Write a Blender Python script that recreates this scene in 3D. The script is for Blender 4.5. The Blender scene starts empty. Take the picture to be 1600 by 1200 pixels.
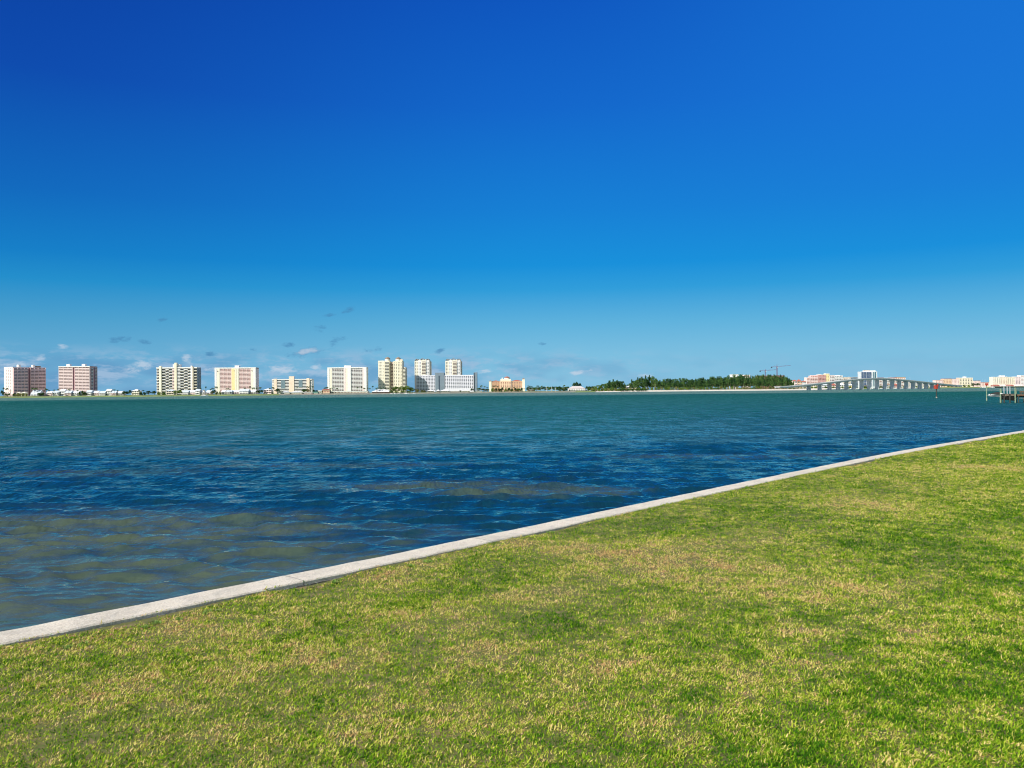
import bpy, math, random
import numpy as np
from mathutils import Matrix, Vector
random.seed(7)
sc = bpy.context.scene
COL = sc.collection
F = 1256.0                       # focal length in pixels of a 1600 px wide frame
EYE = 2.6                        # eye height above the seawall cap (z = 0)
WATER = -0.9
ROLL = 0.0096
PITCH = math.atan(11.2 / F)
# ------------------------------------------------------------------ camera
cam = bpy.data.cameras.new("camera")
cam.sensor_width = 36; cam.lens = F / 1600 * 36
cam.clip_start = 0.1; cam.clip_end = 60000
camo = bpy.data.objects.new("camera", cam); COL.objects.link(camo)
ROT = Matrix.Rotation(math.pi/2 + PITCH, 4, 'X') @ Matrix.Rotation(-ROLL, 4, 'Z')
camo.matrix_world = Matrix.Translation((0, 0, EYE)) @ ROT
sc.camera = camo
R3 = ROT.to_3x3()
def ray(px, py):
    return (R3 @ Vector(((px-800)/F, (600-py)/F, -1))).normalized()
def on_plane(px, py, z=0.0):
    d = ray(px, py); t = (z-EYE)/d.z
    return Vector((0, 0, EYE)) + d*t
def yh(px): return 611.2 - ROLL*(px-800)
def at(px, D):                   # ground position (x, y) seen at column px at distance D
    return ((px-800)/F*D, D)
def zz(px, py, D): return EYE + (yh(px)-py)*D/F

# ------------------------------------------------------------------ tagging and mesh helpers
def tag(o, label=None, cat=None, group=None, kind=None):
    if label: o['label'] = label
    if cat: o['category'] = cat
    if group: o['group'] = group
    if kind: o['kind'] = kind
    return o
def empty(name, loc, rz=0, **k):
    o = bpy.data.objects.new(name, None); COL.objects.link(o)
    o.location = loc; o.rotation_euler = (0, 0, rz); o.empty_display_size = .5
    return tag(o, **k)
class MB:
    def __init__(s): s.v = []; s.f = []
    def add(s, vs, fs):
        n = len(s.v); s.v += [tuple(v) for v in vs]; s.f += [tuple(i+n for i in f) for f in fs]
        return s
    def box(s, x0, x1, y0, y1, z0, z1):
        return s.add([(x0,y0,z0),(x1,y0,z0),(x1,y1,z0),(x0,y1,z0),(x0,y0,z1),(x1,y0,z1),(x1,y1,z1),(x0,y1,z1)],
                     [(0,3,2,1),(4,5,6,7),(0,1,5,4),(1,2,6,5),(2,3,7,6),(3,0,4,7)])
    def tube(s, pts, rads, n=8, cap=True):
        vs = []; fs = []
        for i, p in enumerate(pts):
            p = Vector(p)
            a = Vector(pts[min(i+1, len(pts)-1)]) - Vector(pts[max(i-1, 0)]); a.normalize()
            u = a.orthogonal().normalized(); w = a.cross(u)
            if i and (u.dot(pu) < .9): u = (pu - a*pu.dot(a)).normalized(); w = a.cross(u)
            pu = u
            for k in range(n):
                t = 2*math.pi*k/n
                vs.append(p + (u*math.cos(t)+w*math.sin(t))*rads[i])
        for i in range(len(pts)-1):
            for k in range(n):
                fs.append((i*n+k, i*n+(k+1)%n, (i+1)*n+(k+1)%n, (i+1)*n+k))
        if cap:
            fs.append(tuple(range(n-1, -1, -1))); fs.append(tuple((len(pts)-1)*n+k for k in range(n)))
        return s.add(vs, fs)
    def cyl(s, x, y, z0, z1, r, n=10, r1=None):
        return s.tube([(x,y,z0),(x,y,z1)], [r, r if r1 is None else r1], n)
    def lathe(s, x, y, prof, n=16):
        vs = []; fs = []
        for r, z in prof:
            for k in range(n):
                t = 2*math.pi*k/n; vs.append((x+r*math.cos(t), y+r*math.sin(t), z))
        for i in range(len(prof)-1):
            for k in range(n):
                fs.append((i*n+k, i*n+(k+1)%n, (i+1)*n+(k+1)%n, (i+1)*n+k))
        fs.append(tuple((len(prof)-1)*n+k for k in range(n)))
        return s.add(vs, fs)
    def bar(s, a, b, w):
        return s.tube([a, b], [w/2, w/2], 4)
    def gable(s, x0, x1, y0, y1, z0, z1, th=.25):     # ridge along x
        ym = (y0+y1)/2
        return s.add([(x0,y0,z0),(x1,y0,z0),(x1,y1,z0),(x0,y1,z0),(x0,ym,z1),(x1,ym,z1),
                      (x0,y0,z0-th),(x1,y0,z0-th),(x1,y1,z0-th),(x0,y1,z0-th)],
                     [(0,1,5,4),(2,3,4,5),(0,4,3),(1,2,5),(6,7,1,0),(8,9,3,2),(6,9,8,7),(7,8,2,1),(9,6,0,3)])
    def hip(s, x0, x1, y0, y1, z0, z1, th=.25, k=.5):
        ym = (y0+y1)/2; i = min((x1-x0)*.48, (y1-y0)/2*k*2)
        return s.add([(x0,y0,z0),(x1,y0,z0),(x1,y1,z0),(x0,y1,z0),(x0+i,ym,z1),(x1-i,ym,z1),
                      (x0,y0,z0-th),(x1,y0,z0-th),(x1,y1,z0-th),(x0,y1,z0-th)],
                     [(0,1,5,4),(2,3,4,5),(0,4,3),(1,2,5),(6,7,1,0),(8,9,3,2),(6,9,8,7),(7,8,2,1),(9,6,0,3)])
    def mesh(s, name, mat, smooth=False):
        me = bpy.data.meshes.new(name); me.from_pydata(s.v, [], s.f); me.update()
        if mat: me.materials.append(mat)
        if smooth: me.polygons.foreach_set('use_smooth', [True]*len(me.polygons))
        return me
    def build(s, name, mat, parent=None, smooth=False, **k):
        o = bpy.data.objects.new(name, s.mesh(name, mat, smooth)); COL.objects.link(o)
        if parent: o.parent = parent
        return tag(o, **k)
def copy_tree(root, loc, rz=0, scale=(1,1,1), label=None):
    c = root.copy(); COL.objects.link(c); c.location = loc; c.rotation_euler = (0,0,rz); c.scale = scale
    if label: c['label'] = label
    for ch in root.children:
        d = ch.copy(); COL.objects.link(d); d.parent = c
    return c

# ------------------------------------------------------------------ node helpers
class NT:
    def __init__(s, tree): s.t = tree; s.n = tree.nodes; s.l = tree.links
    def new(s, typ, **kw):
        nd = s.n.new(typ)
        for k, v in kw.items(): setattr(nd, k, v)
        return nd
    def put(s, sock, v):
        if isinstance(v, bpy.types.NodeSocket): s.l.new(v, sock)
        elif v is not None: sock.default_value = v
    def m(s, op, a, b=None, c=None, clamp=False):
        nd = s.new('ShaderNodeMath', operation=op, use_clamp=clamp)
        s.put(nd.inputs[0], a)
        if b is not None: s.put(nd.inputs[1], b)
        if c is not None: s.put(nd.inputs[2], c)
        return nd.outputs[0]
    def mix(s, f, a, b, mode='MIX'):
        nd = s.new('ShaderNodeMix', data_type='RGBA', blend_type=mode)
        s.put(nd.inputs['Factor'], f)
        A = [i for i in nd.inputs if i.type == 'RGBA']
        s.put(A[0], a if isinstance(a, bpy.types.NodeSocket) else rgba(a)); s.put(A[1], b if isinstance(b, bpy.types.NodeSocket) else rgba(b))
        return [o for o in nd.outputs if o.type == 'RGBA'][0]
    def noise(s, vec, scale, detail=3, rough=.5, dist=0, out=0):
        nd = s.new('ShaderNodeTexNoise')
        if vec is not None: s.l.new(vec, nd.inputs['Vector'])
        nd.inputs['Scale'].default_value = scale; nd.inputs['Detail'].default_value = detail
        nd.inputs['Roughness'].default_value = rough; nd.inputs['Distortion'].default_value = dist
        return nd.outputs[out]
    def mapr(s, v, a, b, c=0, d=1, smooth=False):
        nd = s.new('ShaderNodeMapRange'); nd.interpolation_type = 'SMOOTHSTEP' if smooth else 'LINEAR'
        s.put(nd.inputs[0], v)
        for i, x in enumerate((a, b, c, d)): nd.inputs[i+1].default_value = x
        return nd.outputs[0]
    def ramp(s, f, stops, interp='LINEAR'):
        nd = s.new('ShaderNodeValToRGB'); s.l.new(f, nd.inputs[0]); cr = nd.color_ramp; cr.interpolation = interp
        while len(cr.elements) < len(stops): cr.elements.new(.5)
        for e, (p, c) in zip(cr.elements, stops): e.position = p; e.color = rgba(c)
        return nd.outputs[0]
    def scale(s, vec, k):
        nd = s.new('ShaderNodeMapping'); s.l.new(vec, nd.inputs[0]); nd.inputs['Scale'].default_value = k
        return nd.outputs[0]
    def blob(s, X, Y, x0, y0, rx, ry, ang=0):         # 1 at centre falling to 0 at the ellipse edge
        dx = s.m('SUBTRACT', X, x0); dy = s.m('SUBTRACT', Y, y0)
        c, n = math.cos(ang), math.sin(ang)
        if ang:
            a = s.m('ADD', s.m('MULTIPLY', dx, c), s.m('MULTIPLY', dy, n))
            b = s.m('SUBTRACT', s.m('MULTIPLY', dy, c), s.m('MULTIPLY', dx, n))
        else: a, b = dx, dy
        b = s.m('MULTIPLY', b, rx/ry)
        q = s.m('MULTIPLY_ADD', a, a, s.m('MULTIPLY', b, b))
        return s.m('MULTIPLY_ADD', q, -1/rx**2, 1.0)
def rgba(c): return (c[0], c[1], c[2], 1) if len(c) == 3 else c
def srgb(r, g, b):
    f = lambda u: (u/255/12.92) if u <= 10 else ((u/255+.055)/1.055)**2.4
    return (f(r), f(g), f(b))
MATS = {}
def new_mat(name):
    m = bpy.data.materials.new(name); m.use_nodes = True
    nt = NT(m.node_tree); b = m.node_tree.nodes['Principled BSDF']
    return m, nt, b
def paint(name, col, rough=.7, var=.12, sc_=.15, metal=0, spec=.5):
    if name in MATS: return MATS[name]
    m, nt, b = new_mat(name)
    g = nt.new('ShaderNodeNewGeometry').outputs['Position']
    n = nt.noise(g, sc_, 4, .6)
    k = nt.mapr(n, .3, .7, 1-var, 1+var*.4)
    c = nt.mix(1.0, col, nt.mix(1, (1,1,1), nt_rgb(nt, k), 'MULTIPLY'), 'MULTIPLY')
    nt.l.new(c, b.inputs['Base Color']); b.inputs['Roughness'].default_value = rough
    b.inputs['Metallic'].default_value = metal; b.inputs['Specular IOR Level'].default_value = spec
    MATS[name] = m; return m
def nt_rgb(nt, v):
    c = nt.new('ShaderNodeCombineColor')
    for i in range(3): nt.l.new(v, c.inputs[i])
    return c.outputs[0]

# ------------------------------------------------------------------ sun and sky
SUN_AZ = Vector((-0.755, -0.656, 0)).normalized(); SUN_EL = math.radians(38)
S = Vector((SUN_AZ.x*math.cos(SUN_EL), SUN_AZ.y*math.cos(SUN_EL), math.sin(SUN_EL)))
sl = bpy.data.lights.new("sun", 'SUN'); sl.energy = 5.0; sl.angle = math.radians(.53); sl.color = (1, .95, .86)
so = bpy.data.objects.new("sun", sl); COL.objects.link(so); so.rotation_euler = S.to_track_quat('Z', 'Y').to_euler()
w = bpy.data.worlds.new("World"); sc.world = w; w.use_nodes = True
nt = NT(w.node_tree); bg = w.node_tree.nodes['Background']
sky = nt.new('ShaderNodeTexSky'); sky.sky_type = 'NISHITA'; sky.sun_disc = False
sky.sun_elevation = SUN_EL; sky.sun_rotation = math.atan2(S.x, S.y); sky.air_density = 1.0; sky.dust_density = .4; sky.ozone_density = 3
d = nt.new('ShaderNodeTexCoord').outputs['Generated']
sp = nt.new('ShaderNodeSeparateXYZ'); nt.l.new(d, sp.inputs[0]); dx, dy, dz = sp.outputs
el = nt.m('ARCSINE', dz); az = nt.m('ARCTAN2', dx, dy)
# clear-air colour by elevation (radians*1.6 -> ramp): deep polarised blue overhead to pale cyan at the horizon
RK = 1.9
g = nt.ramp(nt.m('MULTIPLY', el, RK, clamp=True), [(0, srgb(136,192,222)), (.045*RK, srgb(122,190,224)), (.085*RK, srgb(92,177,221)), (.125*RK, srgb(44,157,219)),
     (.155*RK, srgb(16,144,219)), (.22*RK, srgb(16,128,214)), (.34*RK, srgb(14,103,204)), (.46*RK, srgb(10,86,192))])
left = nt.ramp(nt.m('MULTIPLY', el, RK, clamp=True), [(0, srgb(118,174,212)), (.045*RK, srgb(100,170,210)), (.085*RK, srgb(72,158,205)), (.125*RK, srgb(30,142,204)),
     (.155*RK, srgb(14,126,200)), (.22*RK, srgb(10,104,190)), (.34*RK, srgb(8,74,174)), (.46*RK, srgb(6,62,162))])
g = nt.mix(nt.mapr(az, -.62, .1, 1, 0, True), g, left)
right = nt.mix(nt.mapr(el, .1, .35, 0, .55, True), g, srgb(24,124,222))
g = nt.mix(nt.mapr(az, .0, .6, 0, 1, True), g, right)
nsk = nt.mix(1.0, sky.outputs[0], (.12, .115, .10), 'MULTIPLY')
g = nt.mix(nt.m('MAXIMUM', nt.mapr(dy, -.2, .3, .9, .015), nt.mapr(el, .52, .8, 0, .85, True)), g, nsk)
w.cycles.sampling_method = 'MANUAL'; w.cycles.sample_map_resolution = 256
# clouds: small ragged puffs low over the horizon, placed by compass direction
cv = nt.new('ShaderNodeCombineXYZ'); nt.l.new(az, cv.inputs[0]); nt.l.new(nt.m('MULTIPLY', el, 2.1), cv.inputs[1])
n1 = nt.noise(cv.outputs[0], 60, 4, .68)
nn = nt.m('MULTIPLY_ADD', n1, 5.4, -2.7)
def cloud_mask(lst):
    acc = None
    for (px, py, rw, rh, a) in lst:
        a0 = math.atan((px-800)/F); e0 = math.atan((yh(px)-py)/F*math.cos(a0))
        b = nt.blob(az, el, a0, e0, rw/F*math.cos(a0)**2, rh/F, a)
        acc = b if acc is None else nt.m('MAXIMUM', acc, b)
    return acc
dark = [(185,530,20,5,.1),(228,533,14,4,0),(255,500,12,4,.3),(400,546,10,4,.1),(450,540,14,5,.1),(502,514,12,6,.1),(478,551,30,8,.15),
        (526,534,15,8,.4),(581,547,18,5,.15),(688,548,9,4,.3),(545,484,14,5,.4),(846,537,8,3,0),(330,553,12,4,0),(515,492,14,3,.2)]
white = [(97,541,9,4,0),(293,560,8,8,.9),(62,558,12,5,0),(215,573,26,8,.3),(495,573,10,5,.1),(480,549,20,5,.15),(755,581,14,4,.1),(905,582,22,4,.15),(440,577,35,6,0),(335,577,20,5,0),(20,570,22,5,.1),(1010,586,20,4,0)]
md = nt.mapr(nt.m('ADD', cloud_mask(dark), nn), .0, 1.7, 0, .66, True)
mw = nt.mapr(nt.m('ADD', cloud_mask(white), nn), -.1, 1.6, 0, .66, True)
band = nt.m('MULTIPLY', nt.mapr(el, .006, .018, 0, 1, True), nt.mapr(el, .028, .062, 1, 0, True))
band = nt.m('MULTIPLY', band, nt.mapr(az, -.1, .25, 1, .12, True))
cv2 = nt.new('ShaderNodeCombineXYZ'); nt.l.new(az, cv2.inputs[0]); nt.l.new(nt.m('MULTIPLY', el, 3.2), cv2.inputs[1])
n3 = nt.noise(cv2.outputs[0], 22, 4, .66)
mb = nt.m('MULTIPLY', nt.mapr(n3, .44, .64, 0, .8, True), band)
mb2 = nt.m('MULTIPLY', nt.mapr(nt.noise(cv2.outputs[0], 9, 2, .6), .42, .6, 0, .5, True), nt.m('MULTIPLY', nt.m('MULTIPLY', nt.mapr(el, .03, .055, 1, 0, True), nt.mapr(el, -.01, .002, 0, 1)), nt.mapr(az, -.1, .3, 1, .15, True)))
g = nt.mix(mb2, g, srgb(92,142,190))
g = nt.mix(mb, g, srgb(164,192,220))
g = nt.mix(md, g, srgb(70,128,176))
g = nt.mix(mw, g, srgb(200,214,230))
nt.l.new(g, bg.inputs['Color']); bg.inputs['Strength'].default_value = .88
sc.view_settings.view_transform = 'Standard'; sc.view_settings.look = 'None'; sc.view_settings.gamma = 1; sc.view_settings.exposure = .18
sc.view_settings.use_curve_mapping = False
sc.cycles.use_adaptive_sampling = True; sc.cycles.adaptive_threshold = .03
sc.cycles.pixel_filter_type = 'BLACKMAN_HARRIS'; sc.cycles.filter_width = 1.05
sc.cycles.max_bounces = 5; sc.cycles.diffuse_bounces = 2; sc.cycles.glossy_bounces = 3
# ------------------------------------------------------------------ seawall line (world), cap, lawn
cap_top = [on_plane(px, py) for px, py in ((0,987),(200,949),(400,908.5),(600,869),(800,828),(1000,786.5),(1200,745),(1400,705),(1600,672.5))]
cap_in = [on_plane(px, py) for px, py in ((0,1007.5),(200,966),(400,924),(600,881.5),(800,839.5),(1000,796),(1200,752),(1400,710),(1600,676.5))]
def extend(p):
    a, b = p[0], p[-1]
    d0 = (p[0]-p[2]).normalized(); d1 = (p[-1]-p[-3]).normalized()
    return [a+d0*14] + p + [b+d1*25, b+d1*60]
def resample(p, n):
    P = np.array([(v.x, v.y) for v in p]); L = np.r_[0, np.cumsum(np.hypot(*np.diff(P, axis=0).T))]
    t = np.linspace(0, L[-1], n); return np.c_[np.interp(t, L, P[:,0]), np.interp(t, L, P[:,1])], t
outer, T = resample(extend(cap_top), 1400)
tang = np.gradient(outer, axis=0); tang /= np.linalg.norm(tang, axis=1)[:,None]
k_ = np.ones(121)/121
tp = np.pad(tang, ((60,60),(0,0)), mode='edge'); tang = np.c_[np.convolve(tp[:,0], k_, 'valid'), np.convolve(tp[:,1], k_, 'valid')]
op = np.pad(outer, ((60,60),(0,0)), mode='reflect', reflect_type='odd'); outer = np.c_[np.convolve(op[:,0], k_, 'valid'), np.convolve(op[:,1], k_, 'valid')]
nrm = np.c_[tang[:,1], -tang[:,0]]           # towards the land (right and near)
CAPW = float(np.mean([abs((b_-a_).x*nrm[300][0]+(b_-a_).y*nrm[300][1]) for a_, b_ in zip(cap_top[:4], cap_in[:4])])); print('CAPW', CAPW)
def wall_dist(x, y):                          # signed distance to the outer wall edge, + on land
    i = np.clip(np.searchsorted(outer[:,1], y), 1, len(outer)-1)
    y0, y1 = outer[i-1,1], outer[i,1]; x0, x1 = outer[i-1,0], outer[i,0]
    xw = x0 + (x1-x0)*(y-y0)/(y1-y0)
    return (x-xw)*nrm[i,0]
rng = np.random.default_rng(5)
def sn(t, seed, f):                           # smooth 1-D noise
    r = np.random.default_rng(seed).uniform(-1, 1, 4000); x = t*f; i = np.floor(x).astype(int) % 3990; u = x-np.floor(x); u = u*u*(3-2*u)
    return r[i]*(1-u)+r[i+1]*u
def sheet(name, rows, mat, parent=None, smooth=False, **k):
    rows = [np.asarray(r) for r in rows]; n = len(rows[0]); m = MB()
    m.v = [tuple(p) for r in rows for p in r]
    m.f = [(i*n+j, i*n+j+1, (i+1)*n+j+1, (i+1)*n+j) for i in range(len(rows)-1) for j in range(n-1)]
    return m.build(name, mat, parent, smooth, **k)
def conc(name, base, dark, speck, scale=1.0):
    m, nt, b = new_mat(name)
    g = nt.new('ShaderNodeNewGeometry').outputs['Position']
    c = nt.mix(nt.mapr(nt.noise(g, 1.1*scale, 5, .6), .38, .68, 0, 1), base, [x*.80 for x in base])
    c = nt.mix(nt.mapr(nt.noise(g, 42*scale, 3, .8), .46, .62, 0, speck), c, dark)
    c = nt.mix(nt.mapr(nt.noise(g, 30*scale, 3, .7), .55, .66, 0, .6), c, (.86,.84,.78))
    if scale == 1.0 and name == 'concrete_cap':
        sx_ = nt.new('ShaderNodeSeparateXYZ'); nt.l.new(g, sx_.inputs[0])
        al = nt.m('ADD', nt.m('MULTIPLY_ADD', sx_.outputs[0], .675, 1.3), nt.m('MULTIPLY', sx_.outputs[1], .738)); al = nt.m('ADD', al, nt.m('MULTIPLY', nt.noise(g, 9, 3, .6), .05))
        jt = nt.m('PINGPONG', al, 1.9); c = nt.mix(nt.mapr(jt, .006, .014, .75, 0), c, (.16,.14,.11))
        c = nt.mix(nt.mapr(nt.noise(g, 2.2, 5, .7, 1.5), .52, .70, 0, .65), c, (.45,.41,.34))
    c = nt.mix(nt.mapr(nt.noise(g, 6*scale, 4, .7, 1), .60, .72, 0, .45), c, (.25,.22,.17))
    nt.l.new(c, b.inputs['Base Color']); b.inputs['Roughness'].default_value = .92
    bp = nt.new('ShaderNodeBump'); nt.l.new(nt.noise(g, 70*scale, 4, .7), bp.inputs['Height']); bp.inputs['Strength'].default_value = .55; bp.inputs['Distance'].default_value = .01
    nt.l.new(bp.outputs[0], b.inputs['Normal'])
    return m
M_cap = conc("concrete_cap", (.82,.73,.59), (.38,.32,.24), .75)
M_wall = conc("concrete_face", (.30,.27,.23), (.10,.09,.08), .8)
wallr = empty('seawall', (0, 0, 0), label='low pale concrete seawall with a flat speckled cap running between lawn and water', cat='seawall')
n = len(outer); z0 = np.zeros(n)
j1 = sn(T, 1, 6)*.004 + sn(T, 2, 1.3)*.008
e_out = outer + nrm*(sn(T, 1, 4)*.007+sn(T, 4, 1.1)*.009)[:,None]; e_in = outer + nrm*(CAPW + sn(T, 3, 4)*.010+sn(T, 5, 1.2)*.012)[:,None]
def P(xy, z): return np.c_[xy, z]
zt = sn(T, 9, 3)*.003
sheet('cap', [P(e_out-nrm*.02, z0-.16), P(e_out-nrm*.02, zt-.02), P(e_out, zt), P(outer+nrm*CAPW*.5, zt+.004), P(e_in-nrm*.018, zt), P(e_in, zt-.018), P(e_in, z0-.13)][::-1], M_cap, wallr)
sheet('face', [P(outer+nrm*.03, z0-2.2), P(outer+nrm*.03, z0-.15)][::-1], M_wall, wallr)
sheet('footing', [P(e_in+nrm*.012, z0-.13), P(e_in+nrm*.012+nrm*sn(T,21,7)[:,None]*.006, z0-.055+sn(T,20,5)*.006), P(e_in-nrm*.03, z0-.045)], M_wall, wallr)

# straw patches in the lawn (photo pixel -> ground)
straw = [((985,858),1.3),((1085,880),1.5),((1150,845),1.0),((640,890),.9),((600,905),.8),((290,965),.8),((120,1010),.7),((440,1015),.9),((1280,925),1.0),((1450,1010),.9),
         ((820,930),.8),((1230,985),.8),((700,960),.7),((1340,790),1.6),((860,850),.9),((1000,1030),.9),((560,1030),.6),((200,1060),.8),((760,1010),.6),((1210,1050),.7),((1500,730),2.2),((330,905),.6)]
straw = [(on_plane(*p), r) for p, r in straw]
deep = [((1340,1000),1.2),((1040,820),1.5),((1420,860),1.3),((500,990),.7),((1500,1040),1.0),((760,905),.9),((230,1030),.6),((100,1035),.5),((1230,955),.8),((860,960),.8),((640,1030),.6),((1560,800),1.5),((1080,1020),.6),((1200,790),2.0),((1580,1000),.8)]
deep = [(on_plane(*p), r) for p, r in deep]
m, nt, b = new_mat("lawn_soil")
gp = nt.new('ShaderNodeNewGeometry').outputs['Position']
c = nt.mix(nt.mapr(nt.noise(gp, 30, 5, .7), .35, .65), (.09,.115,.02), (.17,.145,.045))
c = nt.mix(nt.mapr(nt.noise(gp, 4, 4, .6), .55, .7), c, (.26,.17,.09))
nt.l.new(c, b.inputs['Base Color']); b.inputs['Roughness'].default_value = 1
M_soil = m
def lawn_z(d, x, y):
    q_ = x*.73+y*.68; edge = -.012 - .04*np.clip(sn(q_, 33, .55)+.1, 0, 1) - .05*np.exp(-((q_-QD)/.75)**2) + .008*np.sin(x*1.7+.5*y)*np.sin(y*1.1)
    return edge*np.clip(1.3-d/1.6, 0, 1) - .012 + .03*np.sin(x*.5+1)*np.sin(y*.37) * np.clip(d/3, 0, 1)
QD = float((lambda p: p.x*.73+p.y*.68)(on_plane(480, 905)))
offs = [.28,.34,.5,.8,1.3,2,3,4.5,7,10,15,25,45,90,200]
rows = []
for o_ in offs:
    q = outer + nrm*o_; rows.append(P(q, lawn_z(o_-CAPW, q[:,0], q[:,1])))
lawn = sheet('lawn', rows, M_soil, smooth=True, kind='structure')

def vnoise_(x, y, f, seed):
    r = np.random.default_rng(seed).random((256,256)); x = x*f; y = y*f
    xi = np.floor(x).astype(int); yi = np.floor(y).astype(int); a = x-xi; b_ = y-yi
    g_ = lambda i, j: r[i % 256, j % 256]
    return (g_(xi,yi)*(1-a)+g_(xi+1,yi)*a)*(1-b_)+(g_(xi,yi+1)*(1-a)+g_(xi+1,yi+1)*a)*b_
# grass blades: one mesh of short leaning blades, denser near the viewer
N = 3000000

u = rng.random(N)
ya, yb, pw = 3.4, 72.0, .33
Y = (ya**pw + u*(yb**pw-ya**pw))**(1/pw)
X = rng.uniform(-1, 1, N)*(Y*.80+2.0)
D_ = wall_dist(X, Y)
keep = (D_ > CAPW-.004-.06*np.clip(vnoise_(X, Y, 3.1, 71)-.55, 0, 1))
X, Y, D_ = X[keep], Y[keep], D_[keep]
def vnoise(x, y, f, seed):
    r = np.random.default_rng(seed).random((256,256)); x = x*f; y = y*f
    xi = np.floor(x).astype(int); yi = np.floor(y).astype(int); a = x-xi; b_ = y-yi; a = a*a*(3-2*a); b_ = b_*b_*(3-2*b_)
    g_ = lambda i, j: r[i % 256, j % 256]
    return (g_(xi,yi)*(1-a)+g_(xi+1,yi)*a)*(1-b_)+(g_(xi,yi+1)*(1-a)+g_(xi+1,yi+1)*a)*b_
bare = vnoise(X, Y, 1.5, 11)*.6 + vnoise(X, Y, 5, 12)*.4
tn = sn(X*.73+Y*.68, 33, .55)                     # bare soil comes and goes along the wall
lim = np.clip(.03 + .12*np.exp(-((X*.73+Y*.68-QD)/.8)**2) + .30*np.clip(tn-.1, 0, 1) , 0, .4)
keep = (D_-CAPW > lim*bare*1.6) | ((D_ < CAPW) & (vnoise_(X, Y, 3.1, 71) > .5)) | (rng.random(len(X)) < .05)
keep &= rng.random(len(X)) < (.35+1.3*vnoise(X, Y, 9, 14))
X, Y, D_, tn = X[keep], Y[keep], D_[keep], tn[keep]; N = len(X)
tone = .15*vnoise(X, Y, .45, 1) + .19*vnoise(X, Y, 1.6, 2) + .29*vnoise(X, Y, 6, 3) + .27*vnoise(X, Y, 17, 4)
tone = (tone-.45)*1.5+.42
for p, r in straw:
    dd = ((X-p.x)**2+(Y-p.y)**2)/r**2; tone += .27*np.exp(-dd*1.6)*(.35+1.3*vnoise(X,Y,3.5,8))
for p, r in deep:
    dd = ((X-p.x)**2+(Y-p.y)**2)/r**2; tone -= .20*np.exp(-dd*1.6)*(.4+1.2*vnoise(X,Y,3,9))
tone += .25*np.exp(-(D_-CAPW)/.25)*(tn > -.2)
tone += rng.normal(0, .21, N)
dist = np.hypot(X, Y)
H = (.015+.020*rng.random(N))*(1+.022*dist) * (.75+.6*vnoise(X, Y, 3.3, 6)) * (1+1.3*np.exp(-np.maximum(D_-CAPW, 0)/.05)*vnoise(X, Y, 4, 15)**1.5) * np.where(D_ < CAPW, .55, 1)
W = .0031*(.8+.5*rng.random(N))*(1+.075*dist)
az_ = rng.uniform(0, 2*np.pi, N); lean = rng.uniform(.45, 1.45, N)
face = az_ + rng.uniform(.9, 2.2, N)
zb = np.where(D_ < CAPW+.012, -.012, lawn_z(D_-CAPW, X, Y)-.004)
lx, ly = np.cos(az_)*np.sin(lean)*H, np.sin(az_)*np.sin(lean)*H; lz = np.cos(lean)*H
wx, wy = np.cos(face)*W, np.sin(face)*W
V = np.empty((N, 4, 3), np.float32)
V[:,0] = np.c_[X-wx, Y-wy, zb]; V[:,1] = np.c_[X+wx, Y+wy, zb]
V[:,2] = np.c_[X+lx*.45+wx*.8, Y+ly*.45+wy*.8, zb+lz*.62]; V[:,3] = np.c_[X+lx, Y+ly, zb+lz]
me = bpy.data.meshes.new('grass')
me.vertices.add(N*4); me.vertices.foreach_set('co', V.ravel())
me.loops.add(N*4); me.loops.foreach_set('vertex_index', np.arange(N*4, dtype=np.int32))
me.polygons.add(N); me.polygons.foreach_set('loop_start', np.arange(0, N*4, 4, dtype=np.int32)); me.polygons.foreach_set('loop_total', np.full(N, 4, np.int32))
me.update()
at_ = me.attributes.new('tone', 'FLOAT', 'FACE'); at_.data.foreach_set('value', np.clip(tone, 0, 1).astype(np.float32))
m, nt, b = new_mat("grass_blades")
a = nt.new('ShaderNodeAttribute'); a.attribute_name = 'tone'
c = nt.ramp(a.outputs['Fac'], [(0, (.035,.13,.008)), (.22, (.11,.26,.012)), (.42, (.26,.42,.020)), (.60, (.46,.52,.050)), (.76, (.70,.62,.17)), (.92, (.88,.66,.32)), (1, (.60,.36,.16))])
df = nt.new('ShaderNodeBsdfDiffuse'); tr = nt.new('ShaderNodeBsdfTranslucent'); ms = nt.new('ShaderNodeMixShader')
nt.l.new(c, df.inputs[0]); nt.l.new(c, tr.inputs[0]); ms.inputs[0].default_value = .28
nt.l.new(df.outputs[0], ms.inputs[1]); nt.l.new(tr.outputs[0], ms.inputs[2])
nt.l.new(ms.outputs[0], nt.n['Material Output'].inputs[0])
me.materials.append(m)
go = bpy.data.objects.new('grass', me); COL.objects.link(go)
tag(go, 'short mown green and straw coloured grass covering the lawn', 'grass', kind='stuff')

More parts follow.
